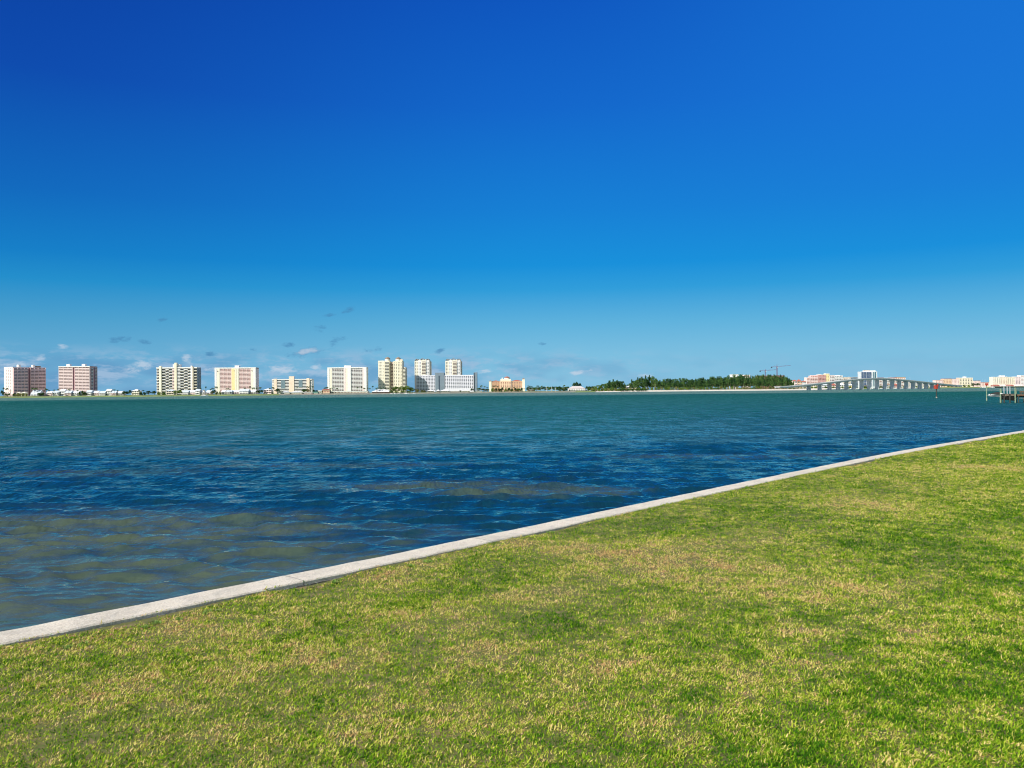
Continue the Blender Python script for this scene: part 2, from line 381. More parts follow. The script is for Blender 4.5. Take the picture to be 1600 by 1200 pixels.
# ------------------------------------------------------------------ water
def water_grid():
    fr = 804.0; h = EYE-WATER
    dep = np.r_[np.arange(560, 24, -.7), np.arange(24, 1.2, -.3), [1.0,.8,.6,.45,.33]]
    Yr = fr*h/dep; nr = len(Yr); nc = 760
    U = np.linspace(-1, 1, nc)
    Xg = U[None,:]*(Yr[:,None]*1.0+16); Yg = np.repeat(Yr[:,None], nc, 1)
    Z = np.zeros_like(Xg); DX = np.zeros_like(Xg); DY = np.zeros_like(Xg)
    r = np.random.default_rng(3)
    step = np.gradient(Yr)[:,None]; stepx = (Yr[:,None]*1.0+16)*2/nc
    gust = .55+.9*vnoise(Xg, Yg*1.0, .11, 41)*vnoise(Xg+77, Yg, .04, 42)*2
    for i in range(90):
        lam = .22*(18**(r.random()**1.1)); k = 2*np.pi/lam
        th = r.normal(0, .36) + math.radians(8)
        kx, ky = k*math.sin(th), k*math.cos(th)
        slope = .040*(lam/1.0)**.4 if lam < 1.4 else .037*(lam/1.2)**-1.1
        A = slope/k*1.25
        fade = np.clip(lam/(2.6*np.maximum(step*abs(math.cos(th)), stepx*abs(math.sin(th))))-.4, 0, 1)
        ph = kx*Xg+ky*Yg+r.uniform(0, 6.28)
        ph = ph + 1.2*vnoise(Xg, Yg, .25/max(lam, .5), 50+i % 7)
        Z += A*fade*gust*np.sin(ph)
        c_ = A*fade*gust*np.cos(ph)*.7; DX += c_*math.sin(th); DY += c_*math.cos(th)
    V = np.stack([Xg+DX, Yg+DY, Z+WATER], -1).reshape(-1, 3).astype(np.float32)
    idx = np.arange(nr*nc).reshape(nr, nc)
    q = np.stack([idx[:-1,:-1], idx[:-1,1:], idx[1:,1:], idx[1:,:-1]], -1).reshape(-1, 4).astype(np.int32)
    me = bpy.data.meshes.new('water'); me.vertices.add(len(V)); me.vertices.foreach_set('co', V.ravel())
    me.loops.add(q.size); me.loops.foreach_set('vertex_index', q.ravel())
    me.polygons.add(len(q)); me.polygons.foreach_set('loop_start', np.arange(0, q.size, 4, dtype=np.int32)); me.polygons.foreach_set('loop_total', np.full(len(q), 4, np.int32))
    me.polygons.foreach_set('use_smooth', np.ones(len(q), bool)); me.update()
    return me
me = water_grid()
m, nt, b = new_mat("bay_water")
gp = nt.new('ShaderNodeNewGeometry').outputs['Position']
s_ = nt.new('ShaderNodeSeparateXYZ'); nt.l.new(gp, s_.inputs[0]); X_, Y_, _ = s_.outputs
lY = nt.m('LOGARITHM', nt.m('MAXIMUM', Y_, 1.0), 10.0)        # decades of distance from the wall
wob = nt.m('MULTIPLY', nt.m('SUBTRACT', nt.noise(nt.scale(gp, (.004,.012,1)), 1, 4, .6), .5), .30)
wob2 = nt.m('MULTIPLY', nt.m('SUBTRACT', nt.noise(nt.scale(gp, (.03,.10,1)), 1, 4, .6), .5), .34)
nr_ = nt.mapr(Y_, 40, 200, 1, 0)
t = nt.m('ADD', lY, nt.m('ADD', wob, nt.m('MULTIPLY', wob2, nr_)))
# right of the view the deep blue channel comes nearer the far side
t = nt.m('SUBTRACT', t, nt.mapr(nt.m('DIVIDE', X_, nt.m('MAXIMUM', Y_, 1.0)), -.05, .55, 0, .24, True))
lo, hi = .8, 3.6
def ps(y): return (math.log10(y)-lo)/(hi-lo)
body = nt.ramp(nt.mapr(t, lo, hi), [(ps(8), (.020,.044,.036)), (ps(20), (.002,.032,.056)), (ps(42), (.001,.036,.072)), (ps(58), (.001,.054,.074)), (ps(90), (.003,.082,.076)),
      (ps(230), (.008,.106,.090)), (ps(440), (.006,.10,.088)), (ps(455), (.001,.062,.068)), (ps(475), (.012,.115,.105))])
flat_ = nt.mapr(nt.m('ADD', Y_, nt.m('MULTIPLY', nt.noise(nt.scale(gp, (.003,.003,1)), 1, 3, .5), 60)), 590, 700, 0, 1, True)
body = nt.mix(flat_, body, (.115,.215,.185))
olive = None
for x0, y0, rx, ry in ((-20.5,49,7.5,2.6),(-3.2,30,4.5,1.8),(-9,12.6,9.5,7.8),(-6,8.5,5,3.5),(-13,20,9,4.5),(.8,28,3.4,1.6),(-19,36,5,1.6),(-9,39,7,1.4),(12,42,7,1.5),(-30,30,8,2),(2.5,20.2,1.8,1.2)):
    q = nt.blob(X_, Y_, x0, y0, rx, ry); olive = q if olive is None else nt.m('MAXIMUM', olive, q)
ow = nt.m('MULTIPLY', nt.m('SUBTRACT', nt.noise(nt.scale(gp, (.35,.8,1)), 1, 5, .65), .5), 3.4)
om = nt.mapr(nt.m('ADD', olive, ow), -.8, 1.1, 0, .92, True)
body = nt.mix(nt.m('MULTIPLY', om, nt.mapr(Y_, 20, 34, 1, .45)), body, (.075,.100,.058))
# floating weed and deep seagrass streaks
sg = nt.mapr(nt.noise(nt.scale(gp, (.10,.42,1)), 1, 5, .6), .52, .70, 0, .6, True)
body = nt.mix(nt.m('MULTIPLY', sg, nt.mapr(Y_, 60, 160, 1, .15)), body, (.003,.022,.05))
# foam specks lying against the wall
wl = nt.m('SUBTRACT', nt.m('MULTIPLY', nt.m('SUBTRACT', Y_, 15.1), .66), nt.m('MULTIPLY', X_, .75))
fm = nt.m('MULTIPLY', nt.mapr(nt.noise(nt.scale(gp, (1,1.6,1)), 26, 3, .7), .64, .69, 0, 1), nt.mapr(wl, .1, 2.3, 1, 0, True))
fm = nt.m('MULTIPLY', fm, nt.mapr(nt.noise(gp, 1.3, 3, .6), .45, .62, 0, .8, True))
cap_ = nt.m('MULTIPLY', nt.mapr(nt.noise(nt.scale(gp, (.35,.9,1)), 1, 5, .8), .70, .76, 0, .22), nt.mapr(Y_, 60, 120, 0, 1))
body = nt.mix(cap_, body, (.5,.6,.6))
body = nt.mix(fm, body, (.75,.75,.72))
hgt = nt.m('ADD', nt.m('MULTIPLY', nt.noise(nt.scale(gp, (1,2.0,1)), 3.6, 3, .55), .020), nt.m('MULTIPLY', nt.noise(nt.scale(gp, (1.5,.8,1)), 1, 3, .6), nt.mapr(Y_, 14, 40, .03, .36)))
hgt = nt.m('ADD', hgt, nt.m('MULTIPLY', nt.noise(nt.scale(gp, (.75,.26,1)), 1, 3, .65), nt.mapr(Y_, 40, 110, .0, 1.4)))
hgt = nt.m('ADD', hgt, nt.m('MULTIPLY', nt.noise(nt.scale(gp, (.30,.08,1)), 1, 4, .7), nt.mapr(Y_, 110, 350, .0, 2.6)))
bp = nt.new('ShaderNodeBump'); nt.l.new(hgt, bp.inputs['Height']); bp.inputs['Strength'].default_value = 1; bp.inputs['Distance'].default_value = 1
fr_ = nt.new('ShaderNodeFresnel'); fr_.inputs['IOR'].default_value = 1.33; nt.l.new(bp.outputs[0], fr_.inputs['Normal'])
gust_ = nt.mapr(nt.noise(nt.scale(gp, (.30,.20,1)), 1, 5, .8), .36, .62, .35, 1.5)
gust_ = nt.m('ADD', 1.0, nt.m('MULTIPLY', nt.m('SUBTRACT', gust_, 1.0), nt.mapr(Y_, 18, 50, .12, 1)))
cap2 = nt.m('MULTIPLY', nt.m('MULTIPLY', nt.mapr(lY, 1.15, 2.6, 1.15, .26), nt.mapr(lY, 1.0, 1.4, .74, 1.0)), gust_)
fac = nt.m('MULTIPLY', nt.m('POWER', fr_.outputs[0], nt.mapr(lY, 1.1, 1.9, .8, 1.15)), cap2, clamp=True)
df = nt.new('ShaderNodeBsdfDiffuse'); nt.l.new(body, df.inputs[0]); nt.l.new(bp.outputs[0], df.inputs['Normal'])
gl = nt.new('ShaderNodeBsdfGlossy'); gl.inputs['Color'].default_value = (.90,1,.86,1); nt.l.new(nt.mapr(lY, 1.2, 2.5, .05, .32), gl.inputs['Roughness']); nt.l.new(bp.outputs[0], gl.inputs['Normal'])
ms = nt.new('ShaderNodeMixShader'); nt.l.new(fac, ms.inputs[0]); nt.l.new(df.outputs[0], ms.inputs[1]); nt.l.new(gl.outputs[0], ms.inputs[2])
nt.l.new(ms.outputs[0], nt.n['Material Output'].inputs[0])
me.materials.append(m)
wo = bpy.data.objects.new('water', me); COL.objects.link(wo); tag(wo, kind='structure')
# weeds and dead leaves along the foot of the wall
wv = MB(); rg = random.Random(9)
i0 = int(np.searchsorted(outer[:,1], 6)); 
def tuft(mb, x, y, z, n, h, rg):
    for _ in range(n):
        a = rg.uniform(0, 6.28); L_ = h*rg.uniform(.5, 1.1); ln = rg.uniform(.3, 1.2); w_ = h*.09
        p = Vector((x+rg.gauss(0, h*.35), y+rg.gauss(0, h*.35), z)); t = Vector((math.cos(a)*math.sin(ln), math.sin(a)*math.sin(ln), math.cos(ln)))
        s_ = Vector((-math.sin(a), math.cos(a), 0))*w_; q = p+t*L_*.55; e = p+t*L_+Vector((math.cos(a), math.sin(a), -.5))*L_*.15
        mb.add([p-s_*.5, p+s_*.5, q+s_, q-s_, e], [(0,1,2,3),(3,2,4)])
M_weed = paint('weed_leaves', (.20,.34,.05), .8, .3, 8); M_dead = paint('dead_leaves', (.42,.22,.10), .9, .3, 8)
for px, py in ((112,1006),(98,1009),(134,1000),(226,974),(243,968),(285,962),(318,954),(330,950),(522,905),(640,881),(668,874),(612,888),(1170,760),(1020,795),(860,829),(1350,722)):
    p = on_plane(px, py); mb = MB(); d_ = float(wall_dist(np.array([p.x]), np.array([p.y]))[0]); k_o = max(0, CAPW+.035-d_); p.x += .73*k_o; p.y -= .68*k_o
    for _ in range(3): tuft(mb, rg.gauss(0,.03), rg.gauss(0,.03), -.045, 20, rg.uniform(.035, .07), rg)
    o = mb.build('weed', M_weed, label='small dark green weed tuft growing against the land side of the seawall', cat='weed', group='weeds along the seawall'); o.location = (p.x, p.y, 0)
mb = MB()
for px, py, n_ in ((180,985,40),(150,992,40),(205,980,30),(300,955,30),(560,898,60),(585,893,50),(1345,722,50),(1330,727,30)):
    p = on_plane(px, py)
    for _ in range(n_):
        x, y = p.x+rg.gauss(0,.16), p.y+rg.gauss(0,.16); d_ = float(wall_dist(np.array([x]), np.array([y]))[0])
        if d_ < CAPW+.02: continue
        a = rg.uniform(0,6.28); k_ = rg.uniform(.008,.02); c_ = Vector((x,y,-.03+rg.uniform(0,.02))); u_ = Vector((math.cos(a),math.sin(a),rg.uniform(-.5,.5)))*k_; v_ = Vector((-math.sin(a),math.cos(a),rg.uniform(-.5,.5)))*k_*.5
        mb.add([c_-u_, c_+v_, c_+u_, c_-v_], [(0,1,2,3)])
mb.build('dead_leaves', M_dead, kind='stuff', label='brown dead leaves scattered on the bare soil beside the seawall', cat='leaf litter')
# ------------------------------------------------------------------ far land
def shoreD(px):
    return float(np.interp(px, [-700,0,300,560,750,900,1010,1240,1292], [1330,1450,1480,1520,1560,1590,1595,1575,1580]))
def farD(px): return float(np.interp(px, [1290,1350,1500,1700,2300], [2300,2350,2400,2450,2600]))
M_grassland = paint('shore_grass', (.20,.26,.09), 1, .35, .05)
M_sand = paint('white_sand', (.78,.72,.60), 1, .15, .05)
M_bank = paint('riprap_bank', (.16,.16,.13), 1, .4, .3)
def strip(name, pxs, profile, mat, Df, kind='structure', **k):   # profile: (setback, z)
    rows = []
    for sb, z in profile:
        rows.append([(at(px, Df(px)+sb)[0], Df(px)+sb, z) for px in pxs])
    return sheet(name, rows, mat, None, False, **({'kind': kind} if kind else {}), **k)
pl = list(range(-700, 921, 30))+[930]
strip('far_shore_ground', pl, [(-2,WATER-1),(0,.15),(8,.9),(45,2.2),(500,2.4),(9000,2.4)], M_grassland, shoreD)
pi_ = list(range(930, 1291, 10))
def spit(px): return shoreD(px)
rows = []
for sb, z in ((-4,WATER-1),(0,WATER+.1),(14,.1),(30,1.0),(60,2.0),(300,2.2)):
    rows.append([(at(px, shoreD(px)+sb)[0], shoreD(px)+min(sb, max(12., (1300-px)*6.)), z if px < 1280 else min(z, .4)) for px in pi_])
sheet('beach', rows, M_sand, kind='structure')
strip('backland', list(range(915, 1246, 15)), [(70,-1),(75,2.1),(9000,2.3)], M_grassland, shoreD)
pf = list(range(1210, 2301, 30))
strip('town_ground', pf, [(-3,WATER-1),(0,.6),(60,2.2),(9000,2.4)], M_grassland, farD)
GZ = 2.2
# ------------------------------------------------------------------ facade kit
M_glass = paint('window_glass', (.06,.075,.10), .25, .3, .5, spec=.6)
M_glassb = paint('blue_glass', (.05,.10,.22), .1, .3, .3, spec=.7)
M_glasst = paint('teal_glass', (.05,.17,.22), .15, .3, .3, spec=.6)
M_shade = paint('shaded_opening', (.24,.15,.16), .8, .3, .3)  # dark fill for balcony openings and bays; their shade is in the colour
M_white = paint('white_stucco', (.84,.83,.80), .8, .06)
M_cream = paint('cream_stucco', (.86,.78,.60), .8, .08)
M_lcream = paint('light_cream', (.86,.81,.66), .8, .08)
M_yellow = paint('yellow_stucco', (.86,.72,.36), .8, .08)
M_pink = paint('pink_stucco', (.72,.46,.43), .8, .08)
M_lpink = paint('light_pink', (.92,.74,.70), .8, .08)
M_pinkb = paint('pink_band', (.95,.66,.66), .8, .06)
M_rose = paint('rose_recess_shade', (.34,.15,.18), .8, .1)  # shade of the inset bays put into the colour
M_peach = paint('peach_stucco', (.82,.60,.42), .8, .08)
M_grey = paint('blue_grey_panel', (.20,.26,.32), .6, .1)
M_dgrey = paint('dark_panel', (.05,.08,.12), .5, .2)
M_beige = paint('beige_stucco', (.70,.62,.50), .8, .1)
M_brick = paint('brown_brick', (.36,.17,.13), .9, .15)
M_tile = paint('terracotta_tile', (.45,.14,.10), .9, .2, .8)
M_roofg = paint('pale_metal_roof', (.62,.68,.72), .45, .1, .5)
M_roofw = paint('white_metal_roof', (.82,.83,.83), .5, .08, .5)
M_roofb = paint('brown_roof', (.30,.22,.16), .9, .2, .5)
M_teal = paint('teal_awning', (.15,.50,.48), .7, .1)
M_wood = paint('weathered_timber', (.12,.095,.07), .9, .35, 2)
class Bd:
    def __init__(s, name, label, cat, px0, px1, D, base=GZ, yaw=0, L=None, depth=20, group=None):
        x, y = at(px0, D); s.root = empty(name, (x, y, base), yaw, label=label, cat=cat, group=group)
        s.px0, s.px1, s.D, s.base, s.depth = px0, px1, D, base, depth
        s.L = L if L else (px1-px0)*D/F
        s.face = 'f'; s.count = {}; s.pend = {}
    def u(s, px): return (px-s.px0)/(s.px1-s.px0)*s.L
    def h(s, py): return zz(s.px0 if abs(s.px1-s.px0) > 200 else (s.px0+s.px1)/2, py, s.D)-s.base
    def bx(s, mb, u0, u1, w0, w1, z0, z1):       # w outward from the current face
        if s.face == 'f': mb.box(u0, u1, -w1, -w0, z0, z1)
        elif s.face == 'r': mb.box(s.L+w0, s.L+w1, u0, u1, z0, z1)
        else: mb.box(-w1, -w0, s.depth-u1, s.depth-u0, z0, z1)
        return mb
    def part(s, name, mat, u0, u1, w0, w1, z0, z1, **k):
        mb = s.bx(MB(), u0, u1, w0, w1, z0, z1)
        lim = 100
        s.count[name] = s.count.get(name, 0)+1
        if s.count[name] >= lim:
            s.pend.setdefault((name, mat.name), (mat, MB())); t = s.pend[(name, mat.name)][1]; t.add(mb.v, mb.f); return None
        return mb.build(name, mat, s.root, **k)
    def done(s):
        for (name, _), (mat, mb) in s.pend.items(): mb.build(name, mat, s.root, kind='stuff')
        s.pend = {}
        return s.root
    # px based
    def mass(s, name, mat, p0, p1, ytop, out=0, back=None, ybot=None, y0=None):
        b0 = s.depth if back is None else back
        return MB().box(s.u(p0), s.u(p1), -out if y0 is None else y0, b0, 0 if ybot is None else s.h(ybot), s.h(ytop)).build(name, mat, s.root)
    def windows(s, p0, p1, ytop, n, cols, mat=None, out=0, wf=.5, hf=.5, h0=3.0, metres=False, name='window'):
        mat = mat or M_glass
        u0, u1 = (p0, p1) if metres else (s.u(p0), s.u(p1)); H = s.h(ytop)-.8
        fh = (H-h0)/n; cw = (u1-u0)/cols
        for i in range(n):
            z = h0+i*fh+fh*.28
            for c in range(cols):
                a = u0+c*cw+cw*(1-wf)/2
                s.part(name, mat, a, a+cw*wf, out-.12, out+.05, z, z+fh*hf)
    def balconies(s, p0, p1, ytop, n, band, back=None, out=0, proj=1.7, bf=.44, div=0, h0=3.0, divmat=None, metres=False, glass=None):
        u0, u1 = (p0, p1) if metres else (s.u(p0), s.u(p1)); H = s.h(ytop)-.6; fh = (H-h0)/n
        for i in range(n):
            z = h0+i*fh
            s.part('balcony', band, u0+.05, u1-.05, out, out+proj, z, z+fh*bf)
            s.part('window', glass or back or M_shade, u0+.3, u1-.3, out-.1, out+.06, z+fh*bf, z+fh*.94)  # default fill is a dark strip, the opening's shade in its colour
        if div:
            cw = (u1-u0)/div
            for c in range(div+1):
                a = min(max(u0+c*cw, u0+.02), u1-.42); s.part('divider', divmat or band, a, a+.4, out, out+proj+.06, h0*.3, H-.02)

# --- pink slab on the far left, turned so that its white end faces us
A = Bd('apartment_tower', 'pink balconied apartment tower at the far left of the shore, showing its white windowed end', 'apartment tower', 20, 72, 1500, yaw=math.radians(55), L=58.8, depth=35)
H = A.h(573.2)
MB().box(0, 58.8, 0, 35, 0, H).build('wall', M_lpink, A.root)
A.face = 'l'; MB().box(-.25, -.003, 0, 35, 0, H+.3).build('end_wall', M_lpink, A.root)
A.windows(5, 31, 574, 18, 3, metres=True, out=.25, wf=.3, hf=.45)
A.face = 'f'
A.balconies(1, 26.5, 574, 18, M_pinkb, out=.02, glass=M_glassb, div=4, metres=True, bf=.5)
A.balconies(30.5, 58, 574, 18, M_pinkb, out=.02, div=4, metres=True, bf=.55)
A.part('recess_shade', M_rose, 26.6, 30.4, -.1, .06, 2, H-1)  # flat strip on the wall; the inset's shade is painted in
A.part('stair_shaft', M_pink, 30.0, 30.5, 0, 2.2, 0, H+.6)
for u in (12, 38): MB().box(u, u+4, 5, 12, H, H+4.8).build('lift_house', M_white, A.root)
MB().box(44, 52, 5, 12, H, H+3).build('plant_room', M_roofb, A.root)
A.done()
# --- second pink slab
A = Bd('apartment_tower', 'second pink balconied apartment tower from the left with a dark shaded right side', 'apartment tower', 92, 141, 1530, depth=26)
A.mass('wall', M_lpink, 92, 141, 572.6)
A.mass('parapet', M_white, 92, 141, 572.1, out=1.9, ybot=573.6)
A.balconies(92.4, 114.2, 573.8, 18, M_lpink, out=.02, div=3, bf=.55)
A.balconies(117.3, 140.6, 573.8, 18, M_lpink, out=.02, div=4, bf=.55)
A.part('recess_shade', M_rose, A.u(114.4), A.u(117), -.1, .08, 2, A.h(574))
for p in (102.5, 126.5): A.mass('lift_house', M_white, p, p+5, 568.7, y0=3, back=10, ybot=572.6)
A.face = 'r'
A.part('side_wall', M_pink, 0, 26, .002, .4, 0, A.h(572.4))  # darker pink than the front; the side's shade is in the colour
A.balconies(3, 9, 573.8, 18, M_white, out=.42, proj=.8, metres=True, bf=.4)
A.windows(11, 25, 573.8, 18, 3, metres=True, out=.42, wf=.5)
A.part('recess_shade', M_rose, 13.5, 16.5, .3, .5, 1, A.h(574))
A.done()
# --- checkered tower
A = Bd('apartment_tower', 'grey and cream apartment tower with a checkered pattern of deep dark balconies', 'apartment tower', 244.5, 308, 1580, depth=20)
A.mass('wall', M_beige, 244.5, 308, 575.2, out=-1.5)
A.mass('parapet', M_white, 244.5, 308, 573.8, out=1.2, ybot=575.6)
H = A.h(575.6); nfl = 18; fh = (H-1.5)/nfl
bays = [(244.8,249.2,0,1),(253,259,0,1),(259,264,1,1),(264,269.5,0,1),(269.5,273,0,2),(277,282,1,2),(282,287.5,0,1),(287.5,293.5,1,1),(293.5,298.5,0,1),(303,307.6,0,1)]
for b0, b1, ph, kind in bays:
    u0, u1 = A.u(b0), A.u(b1)
    for i in range(nfl):
        z = 1.5+i*fh
        if kind == 2 or (i+ph) % 2 == 0:
            A.part('balcony', M_lpink if kind == 2 and b0 < 275 else M_white if b0 < 300 else M_lcream, u0+.05, u1-.05, -1.4, 1.1, z, z+fh*.52)
            A.part('window', M_glass, u0+.3, u1-.3, -1.5, -1.35, z+fh*.55, z+fh*(.95 if kind == 2 else 1.45))
for p0, p1, yt, mt in ((249.3,252.9,571.8,M_lcream),(273.1,276.8,566.8,M_cream),(298.6,300.8,571.5,M_white),(300.9,302.9,573,M_beige)):
    A.mass('stair_shaft', mt, p0, p1, yt, out=2.4, y0=-2.4, back=3)
A.mass('lift_house', M_white, 269.5, 273, 569.2, y0=2, back=10, ybot=575.2); A.mass('lift_house', M_white, 276.9, 281, 569.2, y0=2, back=10, ybot=575.2)
A.face = 'r'; A.part('side_wall', M_grey, 0, 20, .002, .3, 0, A.h(575)); A.windows(2, 18, 576, 17, 2, metres=True, out=.3)  # grey unlike the beige front; the dark side's shade is in the colour
A.done()
# --- white and pink tower with a yellow centre
A = Bd('apartment_tower', 'pale pink apartment tower with cream ends and a bright yellow central shaft', 'apartment tower', 336, 400, 1590, depth=18)
A.mass('wall', M_lpink, 336, 400, 575)
A.mass('parapet', M_white, 336, 400, 574.2, out=2.0, ybot=575.8)
A.mass('end_wall', M_white, 336, 339.3, 575.9, out=2.2, back=0); A.mass('end_wall', M_lcream, 339.4, 343.8, 575.9, out=1.9, back=0)
A.mass('end_wall', M_lcream, 392.6, 396.6, 575.9, out=1.9, back=0); A.mass('end_wall', M_white, 396.7, 400, 575.9, out=2.2, back=0)
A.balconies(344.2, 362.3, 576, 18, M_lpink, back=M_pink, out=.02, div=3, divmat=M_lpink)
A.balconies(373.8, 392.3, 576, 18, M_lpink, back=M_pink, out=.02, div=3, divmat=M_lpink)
A.mass('central_shaft', M_yellow, 362.5, 367.4, 575.9, out=2.4, back=0); A.mass('central_shaft', M_cream, 367.5, 370.2, 575.9, out=2.6, back=0); A.mass('central_shaft', M_lcream, 370.3, 373.5, 575.9, out=2.4, back=0)
A.mass('lift_house', M_white, 366.6, 373, 571, y0=1, back=10, ybot=574.2)
for p in (339.8, 366, 393.5): A.part('louvre', M_shade, A.u(p), A.u(p+1.4), 2.3, 2.75, A.h(580), A.h(579))
A.done()
# --- low peach block
A = Bd('apartment_block', 'low six-storey apartment block of white bands with three peach shafts', 'apartment block', 425, 487.5, 1600, depth=16)
A.mass('wall', M_white, 425, 487.5, 593.2)
A.mass('parapet', M_white, 425, 487.5, 592.2, out=1.9, ybot=593.4)
for p0, p1, yt in ((428.3,433,591.6),(452,460,588),(479.5,484,591.2)): A.mass('shaft', paint('pale_peach', (.88,.70,.55)), p0, p1, yt, out=2.6, y0=-2.6, back=2)
A.balconies(433.2, 451.8, 593.6, 8, M_white, out=.02, glass=M_glass); A.balconies(460.3, 479.3, 593.6, 8, M_white, out=.02, glass=M_glass)
A.windows(425.3, 428, 593.6, 8, 2, out=.02); A.windows(484.4, 487.2, 593.6, 8, 2, out=.02)
M_gbay = paint('muted_glazing', (.18,.26,.30), .3)
A.part('glazed_bay', M_gbay, A.u(439.5), A.u(446), 1.0, 2.0, A.h(607), A.h(594.2)); A.part('glazed_bay', M_gbay, A.u(467), A.u(473), 1.0, 2.0, A.h(605), A.h(594.2))
A.done()
# --- white tower
A = Bd('apartment_tower', 'white apartment tower with pale balconies between the low peach block and the cream towers', 'apartment tower', 512, 573, 1610, depth=18)
A.mass('wall', M_white, 512, 573, 574.6)
A.mass('parapet', M_white, 512, 573, 573.9, out=2.0, ybot=575.4)
A.mass('end_wall', M_white, 512, 515.4, 575.5, out=2.3, back=0); A.mass('end_wall', M_lcream, 515.5, 519, 575.5, out=1.9, back=0)
A.mass('end_wall', M_lpink, 567, 569, 575.5, out=1.9, back=0); A.mass('end_wall', M_white, 569.1, 573, 575.5, out=2.3, back=0)
A.balconies(519.4, 537.4, 575.8, 17, M_white, back=M_shade, out=.02, div=5, divmat=M_white); A.balconies(549.2, 566.8, 575.8, 17, M_white, back=M_shade, out=.02, div=5, divmat=M_white)
A.mass('central_shaft', M_lpink, 537.8, 540.4, 575.5, out=2.4, back=0); A.mass('central_shaft', M_lcream, 540.5, 544, 575.5, out=2.2, back=0); A.mass('central_shaft', M_white, 544.1, 548.7, 575.5, out=2.9, back=0)
A.mass('lift_house', M_white, 537.5, 548, 571, y0=1, back=10, ybot=573.9)
A.done()
# --- cream twin-lobed tower
def dome(A, px, ytop, ybot, rpx, mat, cap=None, y=4):
    r = rpx*A.D/F; u = A.u(px); z0, z1 = A.h(ybot), A.h(ytop)
    dm = MB().lathe(u, y, [(r*1.05,z0-.0),(r*1.05,z0+(z1-z0)*.45),(r*.95,z0+(z1-z0)*.62),(r*.65,z0+(z1-z0)*.85),(r*.2,z1)], 20).build('dome', mat, A.root, True)
    if cap: MB().lathe(u, y, [(r*1.15,z0+(z1-z0)*.66),(r*.9,z0+(z1-z0)*.82),(r*.5,z1),(r*.1,z1+.8)], 20).build('dome_cap', cap, dm, True)
A = Bd('condo_tower', 'tall cream condominium of two lobes topped by small domes, left of the gridded hotel', 'condo tower', 591, 634, 1640, depth=24)
A.mass('wall', M_lcream, 591, 600.5, 563.3); A.mass('wall', M_cream, 600.6, 609, 564.2, out=2); A.mass('wall', M_beige, 609.1, 614.8, 565, out=-6)
A.mass('wall', M_cream, 614.9, 621.5, 564.3, out=1); A.mass('wall', M_cream, 621.6, 629, 564, out=2.5); A.mass('wall', M_beige, 629.1, 633.8, 574, out=0)
A.windows(591.6, 600, 564.4, 20, 4, wf=.42, hf=.42); A.windows(615.4, 621.3, 565.4, 20, 2, out=1, wf=.42, hf=.42); A.windows(622, 628.5, 565.2, 20, 3, out=2.5, wf=.42, hf=.42)
A.balconies(601.2, 608.6, 565, 20, M_lcream, out=2.02, proj=1.4, glass=M_glass); A.balconies(629.4, 633.6, 575, 17, M_lcream, out=.02, proj=1.6, glass=M_glass); A.balconies(609.6, 614.4, 566, 20, M_beige, out=-5.98, proj=1.2)
dome(A, 605.3, 558.3, 564.3, 4.0, M_lcream, M_roofb, 5); dome(A, 622, 558.6, 564.3, 4.0, M_lcream, M_roofb, 5)
A.mass('pavilion', M_beige, 625.5, 629.5, 561.5, y0=1, back=7, ybot=564)
A.done()
# --- two slim white towers behind the hotel
def slim(px0, px1, label):
    A = Bd('condo_tower', label, 'condo tower', px0, px1, 1760, depth=22, group=None)
    w = px1-px0; q = lambda f: px0+w*f
    A.mass('wall', M_lcream, q(0), q(.22), 563.6); A.mass('wall', M_white, q(.22)+.05, q(.42), 562.8, out=1.2); A.mass('wall', M_lcream, q(.42)+.05, q(.72), 562.8, out=2)
    A.mass('wall', M_white, q(.72)+.05, q(.93), 563, out=1.2); A.mass('wall', M_beige, q(.93)+.05, q(1), 564.5, out=-2)
    A.windows(q(.02), q(.21), 564.4, 20, 2, wf=.5, hf=.5); A.windows(q(.24), q(.41), 564.4, 20, 2, out=1.2, wf=.45, hf=.45)
    A.balconies(q(.45), q(.70), 564.4, 20, M_lcream, out=2.02, proj=1.2, glass=M_shade); A.windows(q(.74), q(.92), 564.4, 20, 2, out=1.2, wf=.45, hf=.45)
    zr = A.h(563.4)
    for i, (f0, f1) in enumerate(((.02,.30),(.34,.66),(.70,.95))):
        mb = MB(); x0, x1 = A.u(q(f0)), A.u(q(f1)); ym = 9; n = 10; pts = []
        zt = A.h(560 if i == 1 else 560.6); 
        for k in range(n+1):
            t = k/n; pts.append((x0+(x1-x0)*t, zr+(zt-zr)*math.sin(math.pi*t)**.6))
        for k in range(n): 
            (a, za), (b_, zb) = pts[k], pts[k+1]
            mb.add([(a,0,za),(b_,0,zb),(b_,18,zb),(a,18,za),(a,0,za-1),(b_,0,zb-1)], [(0,1,2,3),(4,5,1,0)])
        mb.build('roof', M_roofb, A.root)
    A.mass('roof_house', M_lcream, q(.1), q(.9), 561.8, y0=2, back=16, ybot=562.9)
    A.done()
slim(648, 673, 'slim white round-topped condominium tower rising behind the left wing of the gridded hotel')
slim(696, 721.5, 'slim white round-topped condominium tower rising behind the right wing of the gridded hotel')
